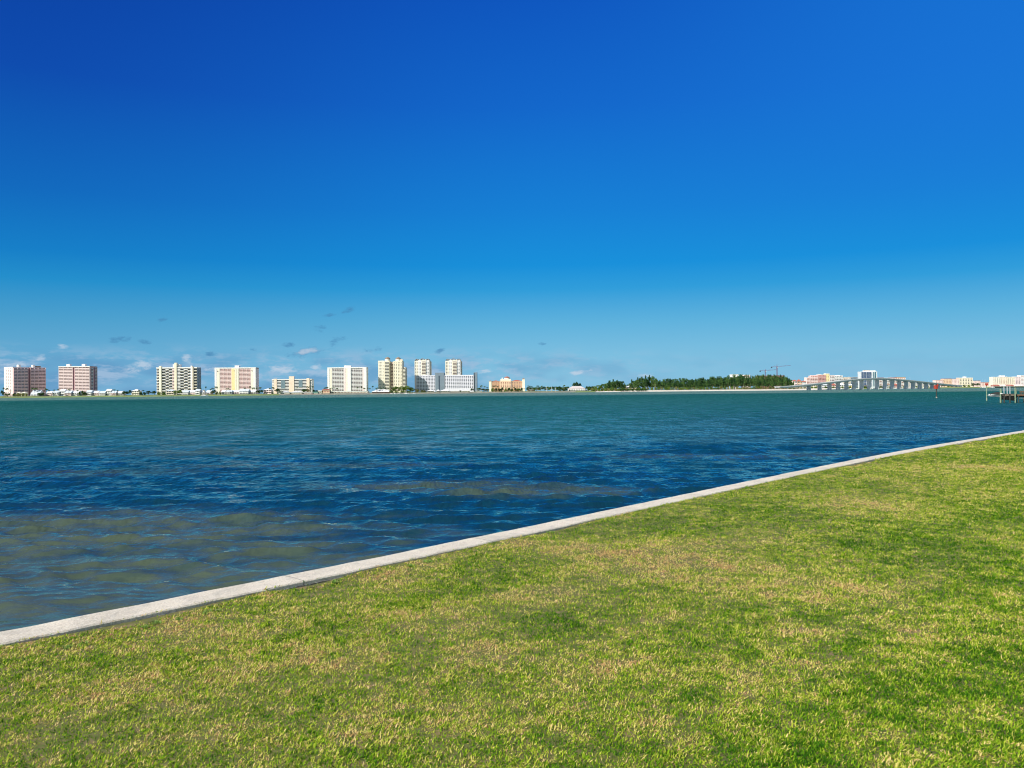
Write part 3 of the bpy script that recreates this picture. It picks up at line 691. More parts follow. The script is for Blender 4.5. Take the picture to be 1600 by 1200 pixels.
# --- gridded hotel
A = Bd('hotel', 'long white hotel with a regular window grid and two blue-grey lift cores', 'hotel', 648, 745.5, 1680, depth=18)
M_lav = paint('lavender_white', (.76,.75,.83), .8, .06)
A.mass('wall', M_lav, 648, 680, 586.2); A.mass('wall', M_lav, 694.2, 740, 586); 
A.mass('lift_core', M_grey, 680.1, 694.1, 582.2, out=1); A.mass('lift_core', M_grey, 740.1, 745.5, 582.3, out=-2)
A.part('glazing_strip', M_dgrey, A.u(685.4), A.u(687.4), .9, 1.1, 2, A.h(587)); A.part('glazing_strip', M_dgrey, A.u(740.2), A.u(741.6), -2.1, -1.85, 2, A.h(583))
A.mass('end_wall', M_lpink, 648, 650.4, 585.8, out=.6, back=0)
A.windows(650.6, 679.8, 586.8, 10, 12, wf=.6, hf=.55, h0=4); A.windows(694.8, 739.6, 586.8, 9, 15, wf=.62, hf=.52, h0=7)
A.mass('sign_parapet', M_white, 660, 668, 585.2, y0=1, back=4, ybot=586.2)
A.done()
# --- peach hotel with red dome
A = Bd('hotel', 'peach resort hotel with a central red domed roof and a turret at its right end', 'hotel', 764, 820, 1670, depth=20)
M_peach2 = paint('tan_stucco', (.66,.42,.26), .8, .1)
A.mass('wall', M_peach2, 764, 781, 595.8); A.mass('wall', M_peach, 781.1, 799, 594.6, out=1.5); A.mass('wall', M_peach2, 799.1, 816, 595.6)
A.mass('end_wall', M_lcream, 764, 768, 595.4, out=1.2, back=0); A.mass('turret', M_lcream, 816.1, 820, 592.4, out=2)
MB().add([(0,0,0),(1,0,0),(1,1,0),(0,1,0),(.5,.5,1)], [(0,1,4),(1,2,4),(2,3,4),(3,0,4)])
def pyr(A, p0, p1, y0, y1, ybot, ytop, mat, name='roof'):
    a, b_ = A.u(p0), A.u(p1); z0, z1 = A.h(ybot), A.h(ytop)
    MB().hip(a, b_, y0, y1, z0, z1).build(name, mat, A.root)
pyr(A, 815.6, 820.5, -2.4, 8, 592.4, 590.8, M_roofb, 'turret_roof'); pyr(A, 763.4, 769, -1.4, 8, 595.4, 594, M_roofb, 'turret_roof')
pyr(A, 768.2, 781, 0, 16, 595.8, 594.2, M_tile); pyr(A, 799.4, 815.4, 0, 16, 595.6, 593.8, M_tile)
A.mass('penthouse', M_lcream, 782, 798, 592.2, out=-1, ybot=594.6, y0=1); dome(A, 792.2, 588.6, 592.4, 4.2, M_lcream, M_tile, 7)
A.mass('chimney', M_white, 784, 785.6, 590, y0=1, back=3, ybot=592.2)
A.windows(769, 780.6, 596.4, 6, 4, mat=M_brick, wf=.6, hf=.6); A.windows(781.6, 798.6, 596, 6, 5, mat=M_brick, out=1.5, wf=.5, hf=.55); A.windows(799.6, 815.4, 596.4, 6, 6, mat=M_shade, wf=.5, hf=.5)
A.windows(783, 797.5, 592.8, 1, 6, out=-1, wf=.5, hf=.12)
A.mass('lobby_wing', M_cream, 812.2, 819.8, 607.2, out=14, back=-2.2, y0=-14); A.mass('lobby_roof', M_lcream, 811.6, 820.4, 606.5, y0=-14.6, back=-2.2, ybot=607.2)
A.done()
# ------------------------------------------------------------------ houses and low buildings
def house(label, p0, p1, yr, ye, yb=617, wall=M_white, roof=M_roofg, D=None, depth=11, nw=3, storeys=2, hip=False, name='house', cat='house', group=None, extra=None, yaw=0):
    D = D or shoreD((p0+p1)/2)+34
    A = Bd(name, label, cat, p0, p1, D, base=1.9 if p0 < 930 else GZ, depth=depth, group=group, yaw=yaw)
    ze, zr = A.h(ye), A.h(yr)
    MB().box(.25, A.L-.25, 0, depth, 0, ze).build('wall', wall, A.root)
    mb = MB(); (mb.hip if hip else mb.gable)(-.1, A.L+.1, -.9, depth+.9, ze, zr); mb.build('roof', roof, A.root)
    fh = ze/storeys
    for s_ in range(storeys):
        for c in range(nw):
            cw = (A.L-.5)/nw; a = .25+c*cw+cw*.2
            A.part('window', M_glass, a, a+cw*.6, -.1, .06, s_*fh+fh*.3, s_*fh+fh*.78)
    if storeys > 1: A.part('veranda', wall, .4, A.L-.4, 0, 1.3, fh-.35, fh+.35)
    for c in range(2): A.part('post', wall, (.4, A.L-.7)[c], (.7, A.L-.4)[c], 1.0, 1.35, 0, fh-.35)
    if extra: extra(A)
    A.done(); return A
th = [(72,80.3,611.2,614.2,'by the foot of the leftmost pink tower'),(82,91.5,610.4,613.6,'second from the left of the row'),(93.5,101,607.8,611.4,'tall one rising above the left half of the row'),(101.3,111,610.2,613.8,'just right of the tall one at the left'),
      (112,123,610.4,613.6,'just left of the dark bushes under the second pink tower'),(134.5,142.5,609.6,613,'just right of the dark bushes under the second pink tower'),(143.8,153.6,610.6,613.8,'under the shaded side of the second pink tower'),(154.8,164,611,614,'just right of the second pink tower'),
      (165,173.2,607.8,611,'tall one rising in the gap right of the second pink tower'),(173.4,181.2,610.8,613.8,'next to last before the green trees'),(182.2,192.3,611,613.8,'last before the green trees'),
      (284,294,609.8,613,'left one under the checkered tower'),(294.6,304.4,609.6,613,'middle one under the checkered tower'),(304.8,312,607.8,610.6,'tall one under the right end of the checkered tower'),(312.2,318,609.6,613,'behind the sailboat, left of its mast'),(321.5,330,609.6,613.4,'right of the sailboat mast'),
      (345.5,351.5,609.4,612.4,'first under the pale pink tower'),(352.6,362,609.4,612.6,'second under the pale pink tower'),(363,373,609.6,612.6,'under the yellow shaft'),(373.6,388,607.6,611.4,'tall one right of the yellow shaft'),(389,399.4,609.2,612.4,'under the right end of the pale pink tower')]
for i, (a, b_, yr, ye, wh) in enumerate(th):
    house('pale metal-roofed townhouse, '+wh, a, b_, yr, ye, D=shoreD(a)+38-(3 if i % 2 else 0), wall=M_white if i % 3 else M_lpink, roof=M_roofg if i % 2 else M_roofw, group='townhouses along the far shore', name='townhouse')
# gabled grey house at the far left
A = house('steep grey-roofed building at the foot of the leftmost pink tower', 47.5, 61.5, 609.5, 616.2, roof=M_roofg, depth=16, D=1480)
house('small cream beach pavilion under the leftmost pink tower', 25.5, 31, 612.4, 613.8, wall=M_cream, roof=M_lcream, storeys=1, nw=2, hip=True, cat='pavilion', name='pavilion', depth=8)
house('small cream peaked pavilion left of the steep grey roof', 33, 40, 612.2, 613.8, wall=M_cream, roof=M_lcream, storeys=1, nw=2, hip=True, cat='pavilion', name='pavilion', depth=8)
house('pale block house with hipped roof alone in the trees left of the checkered tower', 205.5, 217.5, 608, 610.8, wall=M_lcream, roof=M_roofw, hip=True)
house('pale green-grey house in front of the foot of the checkered tower', 259.5, 271.5, 608.2, 610.6, wall=M_beige, roof=M_roofg, hip=True)
house('pale grey house with hipped roof left of the low peach block', 411.5, 424, 607, 609.2, wall=M_lpink, roof=M_roofw, hip=True)
def low(label, p0, p1, ytop, wall, dark=M_glass, n=8, D=None, depth=12, roof=None, hf=.4, cat='building', name='low_building', hipr=None, base=1.9):
    D = D or shoreD((p0+p1)/2)+26
    A = Bd(name, label, cat, p0, p1, D, base=base, depth=depth)
    H = A.h(ytop)
    MB().box(0, A.L, 0, depth, 0, H).build('wall', wall, A.root)
    if hipr: MB().hip(-.6, A.L+.6, -1.2, depth+1.2, H, A.h(hipr)).build('roof', roof or M_roofw, A.root)
    else: MB().box(-.5, A.L+.5, -1.0, depth+.5, H, H+.8).build('roof', roof or M_roofw, A.root)
    cw = A.L/n
    for c in range(n): A.part('window', dark, c*cw+cw*.14, (c+1)*cw-cw*.14, -.1, .06, H*.25, H*(.25+hf))
    A.done(); return A
low('low white-roofed waterfront building with dark green windows beside the round green bush', 438, 452.5, 613, M_lcream, n=5, hipr=611.4)
low('low cream building on the waterfront below the peach centre shaft', 453.5, 472, 613, M_cream, n=7, hipr=611.2)
low('low pale pink building at the foot of the peach block right end', 473, 488, 613.2, M_lpink, n=6)
low('low white building with a teal awning on the waterfront', 488.6, 496.5, 613, M_lcream, dark=M_teal, n=3, roof=M_teal)
low('cream rounded villa left of the peach gabled villa', 497, 502.5, 610.8, M_lcream, n=2)
A = low('peach villa with small arched windows left of the white tower', 502.8, 515, 609, M_peach, dark=M_brick, n=5, hipr=607.2, roof=M_tile)
low('long low white colonnaded clubhouse at the foot of the white tower', 516, 575, 612, M_lcream, dark=M_shade, n=26, hf=.5)
A = low('dark open waterside pavilion under a broad white roof right of the white tower', 581, 610.5, 612.2, M_brick, dark=M_dgrey, n=8, hipr=608.4, roof=M_roofw, depth=16, hf=.6, name='pavilion', cat='pavilion')
low('white tent roof on dark posts, left one in front of the gridded hotel', 667.5, 677.5, 610.6, M_beige, dark=M_dgrey, n=4, hipr=608.6, hf=.5, name='canopy', cat='canopy')
low('small white tent roof in front of the dark glazing strip of the hotel', 682, 686.5, 610.6, M_beige, dark=M_dgrey, n=2, hipr=608.4, hf=.5, name='canopy', cat='canopy')
low('white tent roof on dark posts, right one in front of the gridded hotel', 688, 702, 610.6, M_lcream, dark=M_dgrey, n=5, hipr=608.4, hf=.5, name='canopy', cat='canopy')
low('long low white and pink building below the hotel right wing', 703.2, 716.8, 611.4, M_lpink, n=8, hf=.25)
low('low pale building between two dark bushes below the hotel right wing', 722, 733.5, 611, M_lcream, n=4)
low('plain white hut by the water right of the hotel', 741, 752.5, 611.4, M_white, n=1, hf=.1, name='hut', cat='hut')
low('low cream building right of the peach hotel turret', 824, 836, 609.4, M_cream, n=5, dark=M_shade, D=1640)
house('white two-storey waterfront house with broad pale hipped roof and verandas', 888, 914.5, 603.2, 607.2, wall=M_white, roof=paint('taupe_roof', (.60,.54,.52)), hip=True, nw=7, D=1625, depth=16)
low('low white annexe beside the white two-storey house', 914.8, 917.5, 609.5, M_white, n=1, D=1628)
low('low pale beach hut by the shore left of the wood', 921, 927, 610.8, M_lcream, n=2, D=1625, name='hut', cat='hut')
low('small white boat shed on the shore left of the wood', 943, 951, 610, M_white, n=2, D=1640, name='hut', cat='hut')
house('pale hip-roofed house half hidden in the trees', 979, 995, 601.8, 604.6, wall=M_white, roof=M_roofw, hip=True, D=1690, nw=4, depth=14)
# ------------------------------------------------------------------ right-hand town, behind the bridge
def block(label, p0, p1, ytop, wall, n, cols, D=2420, band=None, ycol=None, hf=.5, wf=.55, glass=None, cat='building', name='apartment_block', roof=None, top=None, depth=18, h0=3):
    A = Bd(name, label, cat, p0, p1, D, depth=depth)
    A.mass('wall', wall, p0, p1, ytop); A.mass('parapet', roof or M_white, p0, p1, ytop-.45, out=.5, ybot=ytop)
    if band: A.balconies(p0+.3, p1-.3, ytop+.4, n, band, out=.02, proj=1.5, glass=glass or M_shade, div=cols, h0=h0)
    else: A.windows(p0+.3, p1-.3, ytop+.4, n, cols, mat=glass, wf=wf, hf=hf, h0=h0)
    for t in (top or []): A.mass('roof_house', t[3] if len(t) > 3 else wall, t[0], t[1], t[2], y0=2, back=12, ybot=ytop)
    A.done(); return A
block('white pale-topped building showing above the wood left of the cranes', 1143, 1154, 585.4, M_white, 8, 4, D=2200)
block('white building half hidden behind the wood, right of the palest rooftops', 1162, 1172, 586, M_lpink, 8, 4, D=2250)
block('brown unfinished building under the tower cranes', 1184, 1226, 587.2, M_brick, 9, 12, D=2300, roof=M_brick)
for i, (a, b_, yr, ye, wl, rf, lb) in enumerate([(1239,1246,593.2,595.4,M_lpink,M_tile,'small pink house with red roof at the wood right edge'),(1246.5,1253,592.4,595.6,M_peach,M_tile,'peach house with red roof, second right of the wood'),(1253.6,1260,594.4,596.6,M_white,M_tile,'white house with red roof left of the stepped pink block')]):
    house(lb, a, b_, yr, ye, wall=wl, roof=rf, D=2400, depth=16, hip=True, nw=3, storeys=3)
block('stepped pink block at the left of the town', 1260, 1266.5, 590, M_lpink, 7, 3, band=M_lpink, glass=M_brick)
block('pink block with red balconies, second step of the town', 1266.7, 1278, 587.4, M_pink, 8, 4, band=M_lpink, glass=M_brick, top=[(1268,1272,586.2),(1274,1277.5,586)])
block('rose red block with vertical bays left of the yellow end wall', 1278.3, 1290.4, 585.6, M_pink, 9, 5, band=M_pink, glass=M_brick, top=[(1280,1284,584.8,M_white)])
block('yellow end block above the bridge left ramp', 1290.6, 1296.2, 584, M_yellow, 9, 2, wf=.2, top=[(1291,1294,583.4,M_white)])
block('pale block with dark balconies right of the yellow end block', 1296.5, 1304, 586.6, M_lpink, 8, 3, band=M_white)
block('white block with stepped roof right of the yellow end block', 1304.4, 1317, 587.2, M_white, 8, 5, band=M_white, glass=M_glass, top=[(1306,1313,586)])
block('beige block with a long dark balcony line left of the teal glass block', 1317.4, 1329, 589.6, M_beige, 7, 4, band=M_lcream, glass=M_shade)
block('low wide teal glass block left of the white framed tower', 1329.4, 1345, 589.4, M_grey, 7, 7, band=M_grey, glass=M_glasst)
A = Bd('office_tower', 'white framed tower with blue glass bays standing above the bridge crest', 'tower', 1345.3, 1370.8, 2380, depth=22)
A.mass('wall', paint('pale_grey_frame', (.66,.70,.73)), 1345.3, 1370.8, 580.4)
A.mass('rooftop_house', M_white, 1351, 1369, 578.8, y0=3, back=14, ybot=580.4); A.mass('mast_platform', M_roofb, 1352, 1361, 578.0, y0=5, back=12, ybot=578.8)
for c in range(4): A.part('glass_bay', M_glassb, A.u(1346.2+c*4), A.u(1349.7+c*4), -.1, .1, 4, A.h(581.4))
for c in range(2): A.part('glass_bay', M_glasst, A.u(1364.6+c*2.6), A.u(1366.4+c*2.6), -.1, .1, 4, A.h(581.4))
for i in range(12):
    z = 4+i*(A.h(581.4)-4)/12; A.part('floor_band', M_grey if i != 3 else M_white, A.u(1346), A.u(1362.3), .1, .3, z, z+.7)
A.done()
specs = [(1372,1381,590.4,M_lcream,'cream block with red roof seen under the bridge crest',M_tile),(1381.5,1391,590.6,M_white,'white block seen under the bridge crest',M_white),(1391.5,1402,590.2,M_lpink,'pink block seen through the bridge piers right of the crest',M_tile),
         (1402.4,1415,589.6,M_peach,'peach block with a dark flat roof right of the bridge crest',M_roofb),(1415.4,1424,594.5,M_lpink,'low pink block behind the falling part of the bridge',M_tile),(1424.4,1434,596,M_white,'low white block behind the falling part of the bridge',M_white),
         (1434.4,1444,597,M_cream,'low cream block behind the bridge right ramp',M_lcream),(1444.4,1455,598,M_lpink,'low pale block left of the red channel marker',M_tile)]
for a, b_, yt, mt, lb, rf in specs: block(lb, a, b_, yt, mt, 6, 4, D=2440, band=M_white, glass=M_brick if mt is not M_white else M_glass, roof=rf)
specs = [(1462,1474,594.2,M_lpink,'pink low block with red roofs right of the red channel marker',M_tile),(1474.5,1487,592,M_peach,'red-roofed stepped pink block left of the yellow block',M_tile),(1487.5,1498.6,592.2,M_lpink,'pale pink block touching the left side of the yellow block',M_tile),
         (1499,1520,590.4,M_cream,'square yellow block with a white roof box',M_white),(1520.6,1532,595,M_lpink,'low pink building with a dark roof right of the yellow block',M_roofb)]
for a, b_, yt, mt, lb, rf in specs: block(lb, a, b_, yt, mt, 5, 5, D=2480, glass=M_brick if mt is not M_cream else M_glass, roof=rf, top=[(1507.5,1510.5,588.3,M_white)] if mt is M_cream else None, wf=.4)
A = block('pink and red low block behind the slim pole marker', 1533, 1550, 597.6, M_lpink, 3, 7, D=2480, glass=M_brick, roof=M_tile)
block('cream block with tall light bays at the left of the rightmost cluster', 1551.5, 1563, 589.2, M_lcream, 7, 4, D=2400, glass=M_glass, wf=.3)
block('cream block with white roof box behind the boat lift', 1563.4, 1574, 588.8, M_cream, 7, 4, D=2400, glass=M_brick, wf=.35, top=[(1564.5,1571,586.6,M_white)])
block('cream and pink block right of the roof box block', 1574.4, 1586, 589.2, M_cream, 7, 4, D=2400, glass=M_glass, wf=.3)
block('pale pink block at the right edge of the picture', 1586.4, 1594.6, 588.8, M_lpink, 7, 3, D=2400, glass=M_glass)
block('white block cut off by the right edge of the picture', 1595, 1612, 586.6, M_white, 7, 5, D=2400, glass=M_brick)
for i, (a, b_, mt) in enumerate([(1552,1562,M_pink),(1562.5,1572,M_lpink),(1573,1584,M_pink),(1585,1600,M_lpink)]):
    house('low pink waterside house in front of the rightmost cluster, number %s from its left end' % ('one','two','three','four')[i] if False else ('low pink waterside house at the left end of the rightmost cluster','low pale waterside house behind the middle posts of the boat lift','low pink waterside house just right of the boat lift posts','low pale waterside house at the right picture edge')[i], a, b_, 601, 602.6, wall=mt, roof=M_tile if i % 2 == 0 else M_lpink, D=2370, depth=14, nw=4)
# concrete bulkhead along the marina stretch of the far shore
m = MB(); pxs = list(range(436, 916, 16)); M_bulk = paint('bulkhead_concrete', (.36,.34,.30), .95, .3, .1)
for px in pxs:
    for sb, z in ((-1.2,WATER-1),(-1.2,1.5),(.8,1.5),(.8,WATER-1)):
        D = shoreD(px)+sb; m.v.append((at(px,D)[0], D, z))
for i in range(len(pxs)-1):
    for k in range(3): m.f.append((i*4+k, (i+1)*4+k, (i+1)*4+k+1, i*4+k+1))
m.build('bulkhead', M_bulk, label='long low grey concrete bulkhead holding the far shore between the peach block and the wood', cat='seawall')
# waterside houses and moored yachts seen between the piers
for i, (a, b_, yr, ye, mt, rf, lb) in enumerate([(1268,1277,599.5,602,M_cream,M_roofw,'cream waterside house behind the second gap of the bridge'),(1284,1294,598.6,601.5,M_white,M_roofg,'white waterside house under the bridge left ramp'),(1298,1307,599,602,M_lpink,M_tile,'pink waterside house under the bridge left ramp'),
        (1311.5,1320.5,598,601.5,M_white,M_roofw,'white waterside house behind the fifth gap of the bridge'),(1325,1333.5,599.4,602,M_yellow,M_roofw,'yellowish waterside house behind the sixth gap of the bridge'),(1347,1356,599.6,602.6,M_beige,M_roofb,'brown-roofed waterside house below the white framed tower'),
        (1385,1393,598.8,601.6,M_white,M_roofb,'dark-roofed waterside house right of the bridge crest'),(1396,1404,599,602,M_pink,M_tile,'red waterside house right of the bridge crest')]):
    house(lb, a, b_, yr, ye, wall=mt, roof=rf, D=2380, depth=12, nw=3, hip=True)

# ------------------------------------------------------------------ bridge
BR = empty('bridge', (*at(1232, 1515), 0), label='long pale concrete road bridge humped over the channel on tall piers', cat='bridge')
P0 = Vector(at(1214, 1500)); P1 = Vector(at(1500, 1850)); bdir = (P1-P0).normalized(); bn = Vector((bdir.y, -bdir.x))
bl = (P1-P0).length
prof = [(1200,604.2),(1214,604.0),(1232,603.3),(1250,601.6),(1265,599.9),(1280,598.4),(1297,596.4),(1320,593.6),(1340,591.8),(1355,591.0),(1368,590.6),(1380,590.8),(1400,592.1),(1425,594.6),(1450,597.2),(1470,599.4),(1486,601.2),(1500,602.4)]
def dk(t):
    p = P0+bdir*t; px = 800+F*p.x/p.y; y_ = float(np.interp(px, [a for a, _ in prof], [b for _, b in prof]))
    return p, px, zz(px, y_, p.y)
ts = np.linspace(0, bl, 90); org = Vector(BR.location)
zs = np.array([dk(t)[2] for t in ts]); kz = np.ones(7)/7; zs = np.convolve(np.pad(zs, 3, mode='edge'), kz, 'valid')
def deckz(t): return float(np.interp(t, ts, zs))
def ribbon(name, mat, w0, w1, za, zb):
    m = MB(); n = len(ts)
    for t in ts:
        p, _, _z = dk(t); z = deckz(t)
        for w_, h_ in ((w0,za),(w1,za),(w1,zb),(w0,zb)):
            q = p+bn*w_; m.v.append((q.x-org.x, q.y-org.y, z+h_))
    for i in range(n-1):
        for k in range(4): m.f.append((i*4+k, i*4+(k+1)%4, (i+1)*4+(k+1)%4, (i+1)*4+k))
    m.f += [(3,2,1,0), tuple((n-1)*4+k for k in range(4))]
    return m.build(name, mat, BR)
M_conc = paint('bridge_concrete', (.80,.78,.73), .85, .12, .1); M_pier = paint('pier_concrete', (.64,.68,.69), .85, .15, .2)
ribbon('deck', M_conc, -7, 7, -1.25, -1.0); ribbon('railing', M_conc, 6.6, 7.02, -1.0, .1); ribbon('railing', M_conc, -7.02, -6.6, -1.0, .1)
ribbon('girder', M_pier, 3.6, 4.8, -3.2, -1.25); ribbon('girder', M_pier, -4.8, -3.6, -3.2, -1.25); ribbon('girder', M_pier, -.6, .6, -3.2, -1.25)
for ppx in (1263.5,1280.5,1296,1309.5,1322.5,1334.5,1346,1357.8,1370.5,1382.5,1394,1405,1416,1426.5,1437,1447,1456.5,1465.5):
    k_ = (ppx-800)/F; t = (k_*P0.y-P0.x)/(bdir.x-k_*bdir.y); p, px, _ = dk(t); z = deckz(t)
    rt = math.atan2(bdir.y, bdir.x)
    pr = MB().box(-.9, .9, -4.2, 4.2, -1.4, z-3.2-1.4)
    o = pr.build('pier', M_pier, BR); o.location = (p.x-org.x, p.y-org.y, 0); o.rotation_euler.z = rt
    c = MB().box(-1.1, 1.1, -6.6, 6.6, z-4.6, z-3.2).build('pier_cap', M_pier, o)
    f = MB().tube([(0,0,WATER-1),(0,0,1.2),(0,0,4.6 if z > 14 else 2)], [3.8,3.4,1.4], 4).build('footing', M_conc, o); f.rotation_euler.z = math.pi/4
for i in range(7):
    t = 90+i*72; p, px, _ = dk(t); z = deckz(t)
    L_ = empty('street_lamp', (p.x-bn.x*6.8, p.y-bn.y*6.8, z-.9), math.atan2(-bn.y, -bn.x)+math.pi, label='thin lamp post standing along the far railing of the bridge', cat='street lamp', group='lamp posts on the bridge')
    MB().tube([(0,0,0),(0,0,7)], [.14,.08], 6).build('pole', M_pier, L_); MB().tube([(0,0,6.9),(-1.8,0,7.2)], [.07,.05], 5).build('arm', M_pier, L_); MB().box(-2.5,-1.7,-.15,.15,7.1,7.25).build('lamp_head', M_white, L_)

# ------------------------------------------------------------------ tower cranes
M_crane = paint('purple_brown_steel', (.19,.11,.20), .6, .1, .2)
def crane(px, ymast, yjib, pl_, pr_, ytipL, ytipR, label, D=2250):
    k = D/F; r = empty('tower_crane', (*at(px, D), GZ), label=label, cat='crane')
    zj = zz(px, yjib, D)-GZ; zt = zz(px, ymast, D)-GZ
    m = MB(); w_ = 1.0; n = int(zj/3)
    for sx in (-w_, w_):
        for sy in (-w_, w_): m.bar((sx,sy,0), (sx,sy,zj), .55)
    for i in range(n):
        z0, z1 = zj*i/n, zj*(i+1)/n
        for (a, b_) in (((-w_,-w_),(w_,-w_)),((w_,-w_),(w_,w_)),((w_,w_),(-w_,w_)),((-w_,w_),(-w_,-w_))): m.bar((*a,z0), (*b_,z1), .35)
    m.build('mast', M_crane, r)
    def boom(x1, z1, name):
        m = MB(); n = max(3, int(abs(x1)/3))
        a0 = Vector((0,0,zj)); b0 = Vector((x1,0,z1))
        for dy, dz_ in ((-.8,0),(.8,0),(0,1.7)): m.bar(a0+Vector((0,dy,dz_)), b0+Vector((0,dy,dz_*.5)), .5)
        for i in range(n):
            p, q = a0.lerp(b0, i/n), a0.lerp(b0, (i+.5)/n); q2 = a0.lerp(b0, (i+1)/n)
            m.bar(p+Vector((0,-.8,0)), q+Vector((0,0,1.5)), .25); m.bar(q+Vector((0,0,1.5)), q2+Vector((0,.8,0)), .25)
        m.build(name, M_crane, r)
    boom((pr_-px)*k, zz(pr_, ytipR, D)-GZ, 'jib'); boom((pl_-px)*k, zz(pl_, ytipL, D)-GZ, 'counter_jib')
    MB().tube([(0,0,zj),(0,0,zt)], [1.2,.35], 4).build('tower_head', M_crane, r)
    m = MB(); m.bar((0,0,zt), ((pr_-px)*k*.7, 0, zj+(zz(pr_,ytipR,D)-GZ-zj)*.7+1), .2); m.bar((0,0,zt), ((pl_-px)*k*.9, 0, zj+1), .2); m.build('tie_bar', M_crane, r)
    x = (pl_-px)*k; MB().box(x-1.2, x+1.8, -1.2, 1.2, zz(pl_,ytipL,D)-GZ-3, zz(pl_,ytipL,D)-GZ+.5).build('counterweight', M_dgrey, r)
    MB().box(.8, 2.6, -1, 1, zj-2.6, zj-.2).build('cab', M_white, r)
crane(1196, 576.6, 579.6, 1187.8, 1213, 579.4, 577.8, 'shorter purple-brown tower crane standing behind the wood, left of the taller one')
crane(1214.3, 569.6, 573.4, 1205.8, 1236, 573.4, 571.2, 'taller purple-brown tower crane with its long arm pointing right over the wood')

# ------------------------------------------------------------------ trees
def leafmat(name, a, b_):
    if name in MATS: return MATS[name]
    m, nt, b = new_mat(name)
    g = nt.new('ShaderNodeNewGeometry'); oi = nt.new('ShaderNodeObjectInfo').outputs['Random']
    k = nt.noise(g.outputs['Position'], .32, 4, .7); k = nt.m('ADD', nt.mapr(k, .38, .62, 0, 1), nt.m('MULTIPLY_ADD', oi, 1.0, -.5), clamp=True)
    c = nt.mix(k, a, b_)
    df = nt.new('ShaderNodeBsdfDiffuse'); tr = nt.new('ShaderNodeBsdfTranslucent'); ms = nt.new('ShaderNodeMixShader'); ms.inputs[0].default_value = .25
    nt.l.new(c, df.inputs[0]); nt.l.new(c, tr.inputs[0]); nt.l.new(df.outputs[0], ms.inputs[1]); nt.l.new(tr.outputs[0], ms.inputs[2])
    nt.l.new(ms.outputs[0], nt.n['Material Output'].inputs[0]); MATS[name] = m; return m
M_pine = leafmat('pine_needles', (.03,.085,.035), (.12,.22,.06)); M_bush = leafmat('bush_leaves', (.045,.11,.02), (.19,.27,.05)); M_dark = leafmat('dark_leaves', (.02,.065,.025), (.07,.13,.035))
M_olive = leafmat('olive_leaves', (.12,.15,.04), (.32,.31,.11)); M_frond = leafmat('palm_fronds', (.04,.10,.045), (.12,.19,.06)); M_bark = paint('bark', (.25,.19,.13), 1, .3, 1)
def leaves(mb, c, rad, n, s, rg, shell=.55):
    for _ in range(n):
        while True:
            p = Vector((rg.uniform(-1,1), rg.uniform(-1,1), rg.uniform(-1,1)))
            if shell < p.length <= 1: break
        q = Vector((c[0]+p.x*rad[0], c[1]+p.y*rad[1], c[2]+p.z*rad[2]))
        a = Vector((rg.gauss(0,1), rg.gauss(0,1), rg.gauss(0,.6))).normalized(); b_ = a.orthogonal().normalized(); t = rg.uniform(0, 6.3); b_ = (b_*math.cos(t)+a.cross(b_)*math.sin(t)); c2 = a.cross(b_)
        k = s*rg.uniform(.6, 1.3)
        mb.add([q-b_*k, q+c2*k*.6, q+b_*k, q-c2*k*.6], [(0,1,2,3)])
def make_tree(name, label, cat, mat, kind, seed, group=None):        # unit height 10 m
    rg = random.Random(seed); r = empty(name, (0,0,-500), label=label, cat=cat, group=group)
    cr = MB(); tk = MB()
    if kind == 'pine':
        tk.tube([(0,0,-.3),(.15,0,4),(.1,.1,8.5)], [.28,.18,.06], 6)
        for i in range(22):
            z = rg.uniform(2.6, 9.4); sp_ = (1-(abs(z-5.2)/5.6)**1.6)*2.2+.25; a = rg.uniform(0, 6.28); rr = rg.uniform(.2, 1)*sp_
            x, y = math.cos(a)*rr, math.sin(a)*rr
            if i < 8: tk.tube([(.1,0,z-1.2),(x,y,z)], [.08,.03], 4, False)
            leaves(cr, (x,y,z), (.8,.8,1.25), 34, .33, rg, .2)
    elif kind == 'round':
        tk.tube([(0,0,-.4),(.1,0,4.5),(.5,.2,7)], [.45,.3,.12], 6)
        for i in range(20):
            a = rg.uniform(0, 6.28); ph = rg.uniform(-.55, 1.3); rr = rg.uniform(2.0, 3.9)
            x, y, z = math.cos(a)*rr*math.cos(ph), math.sin(a)*rr*math.cos(ph), 5.2+math.sin(ph)*3.6
            if i < 6: tk.tube([(.1,0,3.5),(x*.6,y*.6,z*.9)], [.16,.05], 4, False)
            leaves(cr, (x,y,z), (1.7,1.7,1.3), 34, .48, rg, .35)
    else:   # shrub: wide, low
        tk.tube([(0,0,-.3),(.2,0,3)], [.3,.15], 5)
        for i in range(20):
            a = rg.uniform(0, 6.28); rr = rg.uniform(.3, 6.2)
            x, y, z = math.cos(a)*rr, math.sin(a)*rr*.7, rg.uniform(1.2, 8.2-rr*.6)
            leaves(cr, (x,y,z), (2.1,2.1,1.7), 34, .62, rg, .3)
    tk.build('trunk', M_bark, r); cr.build('crown', mat, r); return r
